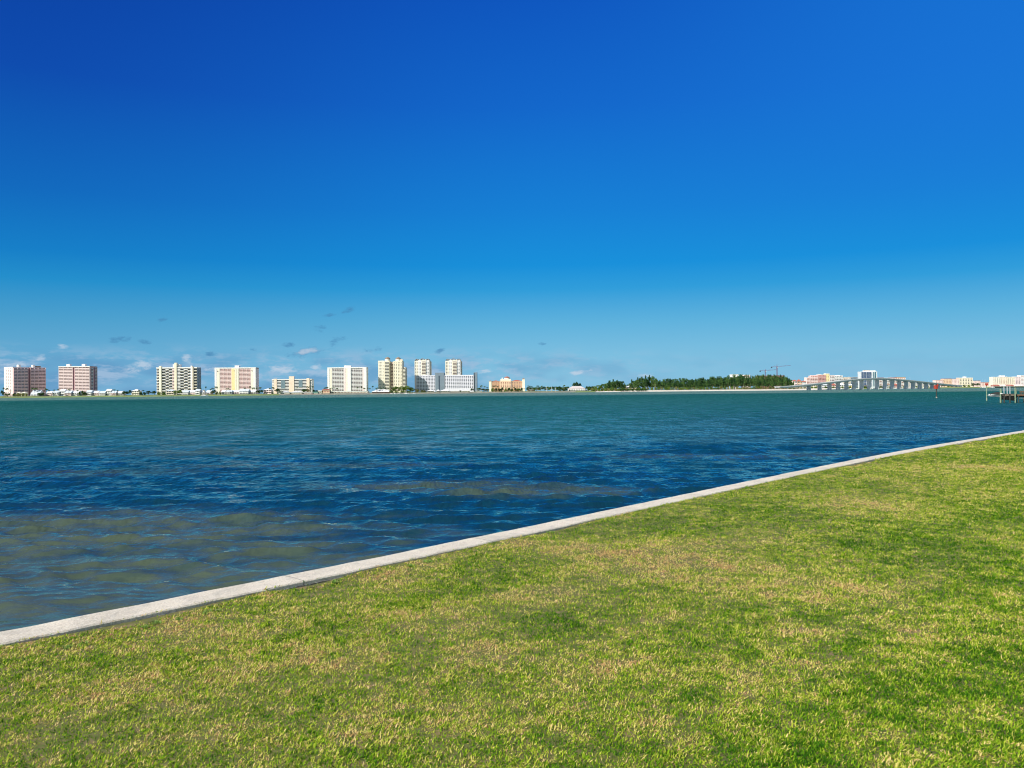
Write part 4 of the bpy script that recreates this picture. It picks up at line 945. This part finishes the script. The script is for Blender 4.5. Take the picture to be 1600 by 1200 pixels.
def make_palm(seed):
    rg = random.Random(seed); r = empty('palm_tree', (0,0,-500), cat='palm tree'); tk = MB(); cr = MB()
    lx = rg.uniform(-.6, .6); tk.tube([(0,0,-.3),(lx*.3,0,4),(lx,0,8.6)], [.24,.17,.14], 6); tk.build('trunk', M_bark, r)
    for i in range(22):
        a = i*2.4+rg.uniform(-.2,.2); up = rg.uniform(-.4, 1.1); L_ = rg.uniform(1.7, 2.3); pr = None
        for k in range(5):
            t = k/4; hx = L_*t; hz = L_*(up*t-1.1*t*t)*.75; wd = .34*math.sin(math.pi*min(1, .15+t*.85))+.03
            c = Vector((lx+math.cos(a)*hx, math.sin(a)*hx, 8.6+hz)); n_ = Vector((-math.sin(a), math.cos(a), 0))*wd
            cur = (c-n_-Vector((0,0,wd*.6)), c, c+n_-Vector((0,0,wd*.6)))
            if pr: cr.add([pr[0],pr[1],cur[1],cur[0],pr[2],cur[2]], [(0,1,2,3),(1,4,5,2)])
            pr = cur
    cr.build('crown', M_frond, r); return r
LIB = {}
for i in range(4): LIB['pine%d'%i] = make_tree('pine_tree', None, 'tree', M_pine, 'pine', 100+i)
for i in range(2): LIB['round%d'%i] = make_tree('tree', None, 'tree', M_bush, 'round', 200+i); LIB['dark%d'%i] = make_tree('tree', None, 'tree', M_dark, 'round', 210+i)
for i in range(2): LIB['shrub%d'%i] = make_tree('shrub', None, 'shrub', M_bush, 'shrub', 300+i); LIB['olive%d'%i] = make_tree('shrub', None, 'shrub', M_olive, 'shrub', 310+i); LIB['dshrub%d'%i] = make_tree('shrub', None, 'shrub', M_dark, 'shrub', 320+i)
for i in range(3): LIB['palm%d'%i] = make_palm(400+i)
USED = set(); trng = random.Random(77)
def plant(kind, px, ytop, label, group=None, D=None, ybot=None, wpx=None, base=None):
    n_ = 4 if kind == 'pine' else 3 if kind == 'palm' else 2
    key = kind+str(trng.randrange(n_)); src = LIB[key]
    D = D or shoreD(px)+24; base = (1.9 if px < 930 else GZ) if base is None else base
    hm = zz(px, ytop, D)-base; sz = hm/9.8
    nat = {'pine':5.0,'round':9.2,'dark':9.2,'shrub':15.,'olive':15.,'dshrub':15.,'palm':4.2}[kind]
    sx = (wpx*D/F/nat) if wpx else sz
    loc = (*at(px, D), base)
    if key not in USED:
        USED.add(key); o = src; o.location = loc; o.rotation_euler.z = trng.uniform(0, 6.28); o.scale = (sx, sx, sz); o['label'] = label
    else: o = copy_tree(src, loc, trng.uniform(0, 6.28), (sx, sx, sz), label)
    if group: o['group'] = group
    elif 'group' in o: del o['group']
    return o
topy = lambda px: float(np.interp(px, [917,930,945,958,970,976,990,1005,1015,1024,1035,1045,1060,1075,1090,1105,1115,1130,1142,1155,1168,1180,1195,1207,1220,1230,1236,1241],
                                      [604,602,598,594.5,593.5,600,593,589.8,588,591.5,594,592,592.5,593.5,593,591,588.5,590.5,588,585.4,587.2,588,587.4,586.8,587.2,590,594,598]))
px = 946.
zones = [(946,976,'feathery dark pine standing up behind the bushes left of the hidden pale-roofed house','pines left of the hidden house'),(976,1030,'feathery pine in the tall clump above the hidden pale-roofed house','pines above the hidden house'),
         (1030,1100,'feathery pine in the lower even row behind the left part of the white beach','pines behind the left beach'),(1100,1180,'dark dense pine in the tall wood behind the middle of the white beach','pines behind the middle beach'),(1180,1242,'dark dense pine in the wood below the tower cranes','pines below the cranes')]
def zone(px):
    for a, b_, l, g_ in zones:
        if a <= px < b_: return l, g_
    return zones[-1][2:]
while px < 1239:
    l, g_ = zone(px)
    if not (976 < px < 983):
        plant('pine', px, topy(px)+trng.uniform(-1.6, 3.4), l, g_, D=shoreD(px)+60+trng.uniform(0,35) if px < 1225 else shoreD(px)+40, wpx=trng.uniform(5.5, 9))
    px += trng.uniform(1.7, 2.8)
px = 1004.
while px < 1236:
    plant('dark', px, topy(px)+trng.uniform(4.5, 8), 'dense dark broadleaf tree filling the wood among the pines behind the beach', 'broadleaf trees among the pines', D=shoreD(px)+90, wpx=trng.uniform(8,11)); px += trng.uniform(4, 6)
px = 1032.
while px < 1238:
    l, g_ = zone(px); plant('pine', px, topy(px)+trng.uniform(3, 8), l, g_, D=shoreD(px)+48, wpx=trng.uniform(5, 8)); px += trng.uniform(3., 5.)
px = 1012.
while px < 1240:
    plant('olive' if trng.random() < .45 else 'shrub', px, trng.uniform(602, 605.5), 'low mixed shrub at the edge of the wood just above the white beach', 'shrubs along the beach edge', D=shoreD(px)+34, wpx=trng.uniform(6,10)); px += trng.uniform(4, 7)
px = 920.
while px < 1012:
    plant(trng.choice(['olive','shrub','olive','shrub']), px, trng.uniform(602.5, 606) if not 977 < px < 997 else 605.6, 'yellow-green shrub in the thicket around the hidden pale-roofed house', 'shrubs around the hidden house', D=shoreD(px)+36, wpx=trng.uniform(7,11)); px += trng.uniform(3.5, 5.5)
px = 922.
while px < 1000:
    plant('round', px, topy(px)+(3 if 955<px<975 else 1) if not 977 < px < 997 else 600.4, 'mid-green tree in the thicket around the hidden pale-roofed house', 'trees around the hidden house', D=shoreD(px)+120, wpx=11); px += 6.5
for p in range(926, 968, 5): plant('olive' if p % 2 else 'shrub', p, 607, 'low green shrub on the shore left of the mangroves', 'shore shrubs left of the mangroves', D=shoreD(p)+22, wpx=8, base=.6)
for p in (970,975,981,988,995,1002,1008): plant('dshrub', p, 606.5, 'dark mangrove bush standing right at the water edge', 'mangroves at the water edge', D=shoreD(p)+6, wpx=9, base=0)
# left shore trees
def many(lst, kind, label, group=None, **k):
    for a in lst: plant(kind, a[0], a[1], label, group, wpx=a[2] if len(a) > 2 else None, **k)
many([(12,613,12),(22,614,10),(30,614.5,9)], 'dshrub', 'dark bush at the water side of the leftmost pink tower', 'bushes before the leftmost tower')
many([(28,613.5,10),(36,613.8,9),(41,614,7)], 'olive', 'olive bush around the cream pavilions at the far left', 'bushes by the cream pavilions', D=1470)
many([(3,610,5),(6,612,6)], 'dark', 'dark tree at the left edge of the picture', 'trees at the left picture edge')
many([(62,612,9),(67,612.5,9)], 'dshrub', 'dark green bush right of the steep grey-roofed building', 'bushes by the steep grey roof')
many([(124,611,8),(129,609.5,9),(133,611.5,8)], 'dshrub', 'dark green bush breaking the row of townhouses under the second pink tower', 'bushes breaking the townhouse row')
many([(194,611,8),(198,611.5,8),(203,609.5,6)], 'dark', 'green tree between the last townhouse and the pale block house', 'trees left of the pale block house')
many([(220,611.5,8),(225,612,8)], 'dshrub', 'dark bush right of the pale block house', 'bushes right of the pale block house')
many([(232,610.6,9),(241,610.8,9)], 'dark', 'round dark green tree left of the checkered tower', 'round trees left of the checkered tower')
many([(249,611,10),(256,611.5,8)], 'shrub', 'yellow-green bushy tree at the left foot of the checkered tower', 'bushes at the left foot of the checkered tower')
many([(275,610,9),(281,609,8)], 'round', 'green tree right of the green-grey house under the checkered tower', 'trees under the checkered tower')
many([(332,610,6),(335.5,609,6)], 'dark', 'dark tree at the left foot of the pale pink tower', 'trees at the left foot of the pale pink tower')
many([(339,610.5,7),(343.5,610.5,6)], 'shrub', 'green bush at the left foot of the pale pink tower', 'bushes at the left foot of the pale pink tower')
many([(402,610,6),(406,609.5,6),(409,609,6)], 'dark', 'dark tree right of the pale pink tower', 'trees right of the pale pink tower')
many([(425.5,612,5)], 'dshrub', 'small dark bush right of the pale grey house')
many([(433,607.4,12)], 'dark', 'big round dark green bush tree in front of the peach block left end')
many([(440,609,9),(447,610,8)], 'shrub', 'green bush behind the low building with dark green windows', 'bushes behind the green-windowed building', D=1548)
many([(474,608.2,9),(480,607.6,8)], 'dark', 'dark spreading tree before the right half of the peach block', 'trees before the right half of the peach block', D=1560)
many([(490,608.8,6),(495,609.5,6)], 'dark', 'small dark tree behind the teal awning', 'trees behind the teal awning', D=1560)
many([(618,604,14),(627,603.2,13),(636,602.6,15),(644,605,11)], 'round', 'broad rich green tree between the cream domed tower and the hotel', 'green trees between domed tower and hotel')
many([(611,609,9),(619,610,10),(628,609.5,10),(640,609,11)], 'shrub', 'green bush under the broad green trees left of the hotel', 'bushes left of the hotel', D=1545)
many([(652,607,9),(659,608,8),(663,609,7)], 'olive', 'olive bush at the left foot of the gridded hotel', 'bushes at the left foot of the hotel')
many([(719,609.5,6)], 'dshrub', 'dark bush left of the pale building below the hotel right wing')
many([(737.5,606.8,6.5)], 'dark', 'dark conical tree below the right end of the gridded hotel')
many([(749,606,8),(755,607,9),(761,607.5,8)], 'dark', 'green tree in the gap between the two hotels', 'trees between the two hotels', D=1600)
for p in range(770, 816, 5): plant('dshrub' if p % 2 else 'shrub', p, trng.uniform(603.5, 606), 'dark garden tree along the foot of the peach hotel', 'garden trees before the peach hotel', D=1600, wpx=8)
for p in range(826, 890, 6): plant(trng.choice(['round','dark']), p, 604.6 if p < 850 else 603.6+.5*trng.random(), 'green tree in the low wood between the peach hotel and the white two-storey house', 'trees between peach hotel and white house', D=1640, wpx=10)
for p in range(874, 888, 5): plant('dshrub', p, 606, 'dark bush left of the white two-storey house', 'bushes left of the white house', D=1615, wpx=8)
many([(897,597.6,7),(901,596.4,8),(906,598.5,6)], 'dark', 'dark tall tree rising behind the roof of the white two-storey house', 'trees behind the white house roof', D=1680)
for p in (917.5, 921, 925): plant('dark', p, 603.5, 'dark tree right of the white two-storey house', 'trees right of the white house', D=1660, wpx=7)
# right-hand greenery
for p in (1236, 1241, 1246, 1252, 1257, 1263): plant('olive', p, 604.5 if p > 1240 else 603, 'olive bush under the left end of the bridge', 'bushes under the bridge left end', D=1650, wpx=8, base=.6)
for p in (1471, 1476, 1482, 1488, 1494, 1500, 1507, 1514, 1521, 1528): plant('dark' if p > 1515 or p < 1480 else 'shrub', p, 600.2 if p < 1518 else 598.6, 'dark green tree on the waterfront before the yellow block', 'waterfront trees before the yellow block', D=2460, wpx=7)
for p in (1268,1275,1290,1302,1316,1328,1352,1376,1390,1412,1432,1448): plant('shrub', p, 602.4, 'small bush on the far bank seen under the bridge', 'bushes seen under the bridge', D=2370, wpx=7)
# palms
pg = [([(5.5,604.2),(9,606)], 'palm at the left edge beside the leftmost pink tower'),([(11.5,604.5),(16,609)], 'palm in front of the white end of the leftmost pink tower'),([(50,604.8),(53.5,605.2),(56,605),(58.5,605.4)], 'dark palm over the steep grey roof of the leftmost tower'),
      ([(71,605.6),(73,606.5)], 'palm at the right corner of the leftmost pink tower'),([(76.5,608.6),(84.5,607.6)], 'low palm in the gap between the two pink towers'),([(90.5,606.4)], 'palm at the left corner of the second pink tower'),
      ([(107,607),(109,607.3),(121,608)], 'brownish palm against the balconies of the second pink tower'),([(178.5,607.4),(183.5,608.6)], 'palm above the townhouses right of the second pink tower'),([(217,608.6),(223.5,608.6)], 'palm right of the pale block house'),
      ([(313.5,605.5)], 'single palm right of the checkered tower'),([(321.5,602.6)], 'largest palm behind the sailboat mast'),([(318.5,608.5)], 'small palm left of the sailboat mast'),([(329,607),(331,604.8),(334,605.6)], 'palm left of the pale pink tower'),
      ([(336.5,602.6),(339,602.8)], 'palm against the left end of the pale pink tower'),([(353.5,605.8),(356,605.6),(359,606.4)], 'dark palm at the foot of the pink balconies left of the yellow shaft'),([(383,604.8),(391,602.4),(394.5,604.6),(397,604.4)], 'palm against the right half of the pale pink tower'),
      ([(401,604.8),(405.5,604.2),(407.5,603.8)], 'palm just right of the pale pink tower'),([(421.5,605.2),(426,603),(427.5,604.6)], 'palm at the left end of the low peach block'),([(464,604)], 'palm before the white bands right of the peach centre shaft'),
      ([(480.5,602.4),(483.5,602.8),(485,605)], 'palm against the right shaft of the low peach block'),([(488.5,602.2)], 'lone palm right of the low peach block'),([(507,604.6),(509.5,604),(511.5,603.4)], 'palm leaning at the left of the white tower'),
      ([(516.5,605.4),(519.5,604.6),(522,604.2),(527,605.8)], 'palm against the left balconies of the white tower'),([(558.8,603.6),(565,603),(568.5,605),(570,606)], 'palm against the right end of the white tower'),([(574.5,605),(578,605.6)], 'palm just right of the white tower'),
      ([(582.5,601.8)], 'largest palm in the gap left of the cream domed tower'),([(588,605.2),(590,604.6)], 'low palm at the left foot of the cream domed tower'),([(595,606),(602,605),(606,605.6)], 'palm before the left lobe of the cream domed tower'),
      ([(610,603),(614.5,603.6),(617,604.6)], 'palm before the dark gap between the cream domed lobes'),([(746,606),(751,602.4),(752.4,601)], 'palm just right of the gridded hotel'),([(757,602.6),(761.5,604)], 'palm left of the peach hotel'),
      ([(770.5,601.6),(774,601.2),(778,602.5)], 'tall green palm before the left part of the peach hotel'),([(785,604.4),(791,604.8),(797,605),(803,603.8),(808,605)], 'palm before the right part of the peach hotel'),
      ([(825.5,601.4),(827.5,601.8),(830.5,602.8)], 'palm right of the peach hotel'),([(839.5,601.4),(841.2,601.6)], 'tall palm of the pair above the low wood'),([(846.5,602)], 'lone tall palm right of the pair above the low wood'),
      ([(881.5,600.6)], 'tall lone palm left of the white two-storey house'),([(1222.5,586.4)], 'palm top sticking out of the wood right of the taller crane')]
for pts, lb in pg:
    for (a, y_) in pts: plant('palm', a, y_, (lb+' on the far shore' if len(lb.split()) < 13 else lb), ('palms: '+lb) if len(pts) > 1 else None, D=(shoreD(a)+26+trng.uniform(0,4)) if a < 1200 else 1730, wpx=trng.uniform(3.6,4.6))
for k_, o in LIB.items():
    if k_ not in USED:
        for ch in list(o.children): bpy.data.objects.remove(ch)
        bpy.data.objects.remove(o)
# light poles on the shore
for p, yt in ((853.6,604),(861.5,604.5),(868,606)):
    r = empty('lamp_post', (*at(p, 1600), 1.5), label='pale slim lamp post on the promenade right of the peach hotel', cat='lamp post', group='promenade lamp posts')
    h_ = zz(p, yt, 1600)-1.5; MB().cyl(0,0,0,h_,.28,6).build('pole', M_white, r); MB().box(-.6,.6,-.3,.3,h_,h_+.3).build('lamp_head', M_white, r)

# ------------------------------------------------------------------ boats
M_hull = paint('white_gelcoat', (.85,.85,.84), .3, .04)
def boat(label, px, D, L_, kind='motor', rz=0, mast=0, group=None, hullmat=None, z=WATER):
    r = empty('sailboat' if kind == 'sail' else 'motorboat', (*at(px, D), z), rz, label=label, cat='sailboat' if kind == 'sail' else 'boat', group=group)
    b_ = L_*.15; m = MB(); n = 9; sec = []
    for i in range(n):
        t = i/(n-1); x = (t-.5)*L_; wv = b_*(1-max(0, (t-.45)/.55)**2.2)*(.85+.3*t if t < .5 else 1); sh = L_*.07*(1+.9*t*t)
        sec.append([(x,-wv,sh),(x,-wv*.8,.1),(x,0,-.35*(1-t*.5)),(x,wv*.8,.1),(x,wv,sh)])
    m.v = [p for s_ in sec for p in s_]
    m.f = [(i*5+k, (i+1)*5+k, (i+1)*5+k+1, i*5+k+1) for i in range(n-1) for k in range(4)] + [(i*5+4, (i+1)*5+4, (i+1)*5, i*5) for i in range(n-1)] + [(0,1,2,3,4)]
    m.build('hull', hullmat or M_hull, r)
    if kind == 'motor':
        MB().tube([(-L_*.25,0,L_*.07),(-L_*.05,0,L_*.2)], [.1,.1], 4)
        c = MB(); h0 = L_*.08
        c.add([(-L_*.2,-b_*.6,h0),(L_*.16,-b_*.55,h0),(L_*.16,b_*.55,h0),(-L_*.2,b_*.6,h0),(-L_*.18,-b_*.5,h0+L_*.11),(L_*.05,-b_*.45,h0+L_*.11),(L_*.05,b_*.45,h0+L_*.11),(-L_*.18,b_*.5,h0+L_*.11)],
              [(0,3,2,1),(4,5,6,7),(0,1,5,4),(1,2,6,5),(2,3,7,6),(3,0,4,7)]).build('cabin', M_white, r)
        MB().box(-L_*.15, L_*.03, -b_*.62, b_*.62, h0+L_*.03, h0+L_*.07).build('window', M_glass, r)
    else:
        MB().tube([(L_*.05,0,0),(L_*.05,0,mast)], [.16,.1], 6).build('mast', M_hull, r); MB().tube([(L_*.05,0,mast*.14),(-L_*.35,0,mast*.15)], [.22,.2], 6).build('boom', M_lpink, r)
        MB().box(-L_*.15, L_*.18, -b_*.5, b_*.5, L_*.08, L_*.13).build('cabin', M_white, r)
    return r
boat('white sailboat with bare mast anchored off the shore right of the checkered tower', 319.5, 1440, 13, 'sail', rz=.2, mast=zz(321.5,604,1440)-WATER)
boat('small white sailboat with a short bare mast beside the larger anchored one', 316.6, 1443, 8, 'sail', rz=.3, mast=zz(316.6,612,1440)-WATER)
boat('white motor yacht moored just right of the dark waterside pavilion', 611.5, 1500, 10, rz=.1)
boat('white motorboat with open cabin moored right of the moored yacht by the pavilion', 616.2, 1508, 9, rz=2.9)
boat('white motorboat moored before the bushes left of the hotel', 623, 1510, 9, rz=.2)
boat('pale sailboat moored before the bushes left of the hotel', 634.5, 1512, 11, 'sail', rz=0, mast=9)
boat('low white boat on the water off the hotel left foot', 646.5, 1470, 8, rz=0)
boat('small pale boat at the beach left of the mangroves', 947, 1600, 9, rz=0)
for i, (p, l) in enumerate(((1281.5,'under the bridge, between the second and third visible piers'),(1303,'under the bridge left ramp before the pink house'),(1316,'under the bridge below the beige block'),(1330,'under the bridge below the teal glass block'),(1342,'under the bridge left of the framed tower'),(1364,'below the right side of the framed tower'),(1377.5,'below the bridge crest'),(1389,'just right of the bridge crest'),(1400,'below the red waterside house'),(1411,'under the falling half of the bridge, below the dark flat roof'),(1421.5,'under the falling half of the bridge, below the low pink block'),(1432,'under the falling half of the bridge, below the low white block'),(1443,'under the bridge left of the red channel marker'))):
    boat('white yacht moored '+l, p, 2290, 15, rz=trng.choice([0, math.pi, .4]), group=None)
for p, yt, l in ((1535.3,592.4,'left of the slim pole marker'),(1538.6,592.4,'just beside the slim pole marker'),(1550.6,588.6,'between the pole marker and the boat lift')):
    boat('far white sailboat whose tall bare mast shows '+l, p, 2250, 14, 'sail', mast=zz(p,yt,2250)-WATER)

# ------------------------------------------------------------------ channel markers
M_red = paint('faded_red_board', (.50,.065,.035), .6, .12, 1.5); M_pile = paint('green_grey_piling', (.22,.30,.20), .9, .25, 2); M_dpile = paint('tarred_piling', (.045,.05,.045), .9, .3, 2)
D = 4396/17.0; s_ = D/F; x, y = at(1463, D)
r = empty('channel_marker', (x, y, WATER), label='red boarded channel marker on a dark piling, alone in the water before the bridge end', cat='channel marker')
zt = lambda py: zz(1462, py, D)-WATER
MB().tube([(0,0,-1.5),(0,0,zt(600.2))], [.20,.17], 10).build('piling', M_dpile, r)
MB().cyl(.02,0,-.5,.4,.25,10).build('barnacle_collar', M_bulk, r)
for a, nm in ((0,'red_board'),(2.0,'red_board')):
    m = MB(); hw = .62; m.box(-hw-.35 if a == 0 else -.6, hw-.35 if a == 0 else .6, -.28, -.22, zt(607.6), zt(602)); o = m.build(nm, M_red, r); o.rotation_euler.z = a*.35
m = MB(); m.add([(-.15,-.34,zt(602.5)),(.62,-.34,zt(602.5)),(.24,-.34,zt(599.4)),(-.15,-.29,zt(602.5)),(.62,-.29,zt(602.5)),(.24,-.29,zt(599.4))], [(0,1,2),(5,4,3),(0,3,4,1),(1,4,5,2),(2,5,3,0)]); m.build('triangle_board', M_red, r)
D = 4396/22.5; x, y = at(1541.3, D)
r = empty('channel_marker', (x, y, WATER), label='slim green-grey pole marker with a small dark red board left of the boat lift', cat='channel marker')
zt = lambda py: zz(1541, py, D)-WATER
MB().tube([(0,0,-1.5),(0,0,zt(599))], [.13,.11], 8).build('pole', M_pile, r); MB().box(-.42,.30,-.2,-.15,zt(602.2),zt(598.8)).build('red_board', M_red, r)
MB().cyl(0,0,.35,.6,.16,8).build('pale_band', M_bulk, r)

# ------------------------------------------------------------------ boat lift and dock at the right edge
D = 4396/25.5; s_ = D/F; x0, y0 = at(1564, D)
def U(px): return (px-1564)*s_
def Zd(py): return zz(1580, py, D)-WATER
r = empty('boat_lift', (x0, y0, WATER), label='boat lift of weathered pilings with white guide posts, left of the timber dock', cat='boat lift')
for (p, yt, dy, rad, mt) in ((1563,607,0,.16,M_pile),(1586,605.5,0,.14,M_pile),(1564.4,608.5,3.4,.12,M_pile),(1588,608,3.4,.12,M_pile)):
    ux = U(p)+.607*dy; MB().tube([(ux,dy,-1.6),(ux,dy,Zd(yt))], [rad,rad*.92], 10).build('piling', mt, r)
for p in (1565, 1570, 1579, 1588.3): MB().tube([(U(p),.3,-1.6),(U(p),.3,Zd(615.5))], [.14,.14], 8).build('piling', M_dpile, r)
M_gpost = paint('grey_white_post', (.62,.64,.66), .6, .15, 2)
for p in (1568.8, 1573.8, 1578.2): MB().box(U(p)+.91-.055,U(p)+.91+.055,1.5,1.61,Zd(615.5),Zd(602.6)).build('guide_post', M_gpost, r)
MB().box(U(1568)+.91,U(1579)+.91,1.48,1.63,Zd(603.1),Zd(602.7)).build('cross_bar', M_gpost, r)
for p in (1564, 1586.2): MB().tube([(U(p),-.1,Zd(615.3)),(U(p)+.607*3.6,3.6,Zd(615.3))], [.09,.09], 4).build('lift_beam', M_pile, r)
MB().box(U(1563.4),U(1587),.1,.3,Zd(616.2),Zd(615.4)).build('lift_beam', M_wood, r)
MB().box(U(1563.4)+1.95,U(1587)+1.95,3.1,3.3,Zd(616.2),Zd(615.4)).build('lift_beam', M_wood, r)
MB().box(U(1562.2),U(1565.4),-.2,.1,Zd(615.6),Zd(614)).build('lift_motor', M_white, r)
# dark covered boat hanging in the lift
M_cover = paint('dark_canvas', (.03,.032,.03), .9, .3, 1.5); M_tan = paint('tan_canvas', (.15,.125,.09), .9, .3, 1.5)
b_ = boat('boat under a dark canvas cover resting in the boat lift', 1575.2, D+1.8, 2.9, rz=math.pi, hullmat=M_cover, z=WATER+Zd(621.6))
for ch in list(b_.children):
    if ch.name.startswith('window') or ch.name.startswith('cabin'): bpy.data.objects.remove(ch)
b_.scale = (1, 1.3, 2.0)
m = MB(); prs = [(-1.4,.28),(-.9,.42),(-.2,.50),(.5,.46),(1.0,.36),(1.4,.24)]; vs = []
for x_, h_ in prs:
    for t in range(7):
        a = math.pi*t/6; vs.append((x_, math.cos(a)*.44*(1 if x_ < 1 else .6), .2+math.sin(a)*h_*.42))
m.v = vs; m.f = [(i*7+k, (i+1)*7+k, (i+1)*7+k+1, i*7+k+1) for i in range(5) for k in range(6)]; m.build('canvas_cover', M_tan, b_, True)
# small boat on the outer cradle, bow to the left
b_ = boat('small white-hulled dark-topped boat raised on the outer cradle left of the boat lift', 1553.5, D+.6, 2.5, rz=math.pi, hullmat=M_gpost, z=WATER+Zd(617.6))
for ch in list(b_.children):
    if ch.name.startswith('window') or ch.name.startswith('cabin'): bpy.data.objects.remove(ch)
m = MB(); vs = []
for x_, h_ in ((-1.25,.62),(-.6,.74),(-.1,.60),(.6,.42),(1.1,.2)):
    for t in range(7):
        a = math.pi*t/6; vs.append((x_, math.cos(a)*.36*(1 if x_ < .5 else .5), .17+math.sin(a)*h_*.8))
m.v = vs; m.f = [(i*7+k, (i+1)*7+k, (i+1)*7+k+1, i*7+k+1) for i in range(4) for k in range(6)]; m.build('canopy', M_cover, b_, True)
cr_ = MB().box(U(1544)+.3,U(1563)+.3,.45,.6,Zd(617.6),Zd(617.1)).box(U(1544)+.5,U(1563)+.5,.95,1.1,Zd(617.6),Zd(617.1)); cr_.build('cradle', M_white, r)
r = empty('dock', (*at(1588, D), WATER), label='timber dock with a railing at the right edge of the picture beside the boat lift', cat='dock')
def U(px): return (px-1588)*s_
M_deck = paint('brown_planks', (.28,.15,.08), .9, .3, 3)  # brown timber colour of the dock
MB().box(U(1591.5),U(1650),-.1,2.4,Zd(618.2),Zd(616.6)).build('deck', M_deck, r); MB().box(U(1592.5),U(1650),.3,2.0,Zd(620.6),Zd(618.2)).build('joist', M_dpile, r)
for i in range(8): MB().box(U(1594+i*2.4)-.05,U(1594+i*2.4)+.05,0,.1,Zd(616.6),Zd(611.2)).build('railing_post', M_wood, r)
MB().box(U(1593.4),U(1614),-.02,.12,Zd(612),Zd(611.3)).build('handrail', M_deck, r); MB().box(U(1593.4),U(1614),-.0,.1,Zd(614.4),Zd(613.8)).build('handrail', M_deck, r)
for p in (1590.4,): MB().tube([(U(p),1,-1.5),(U(p),1,Zd(607.8))], [.11,.1], 8).build('white_post', M_white, r)
for p in (1592.5, 1601, 1612, 1625, 1640): MB().tube([(U(p),.3,-1.6),(U(p),.3,Zd(618.3))], [.14,.14], 8).build('piling', M_dpile, r)
MB().box(U(1591),U(1606),-.5,-.35,Zd(622.4),Zd(621.9)).build('waterline_beam', M_bulk, r)
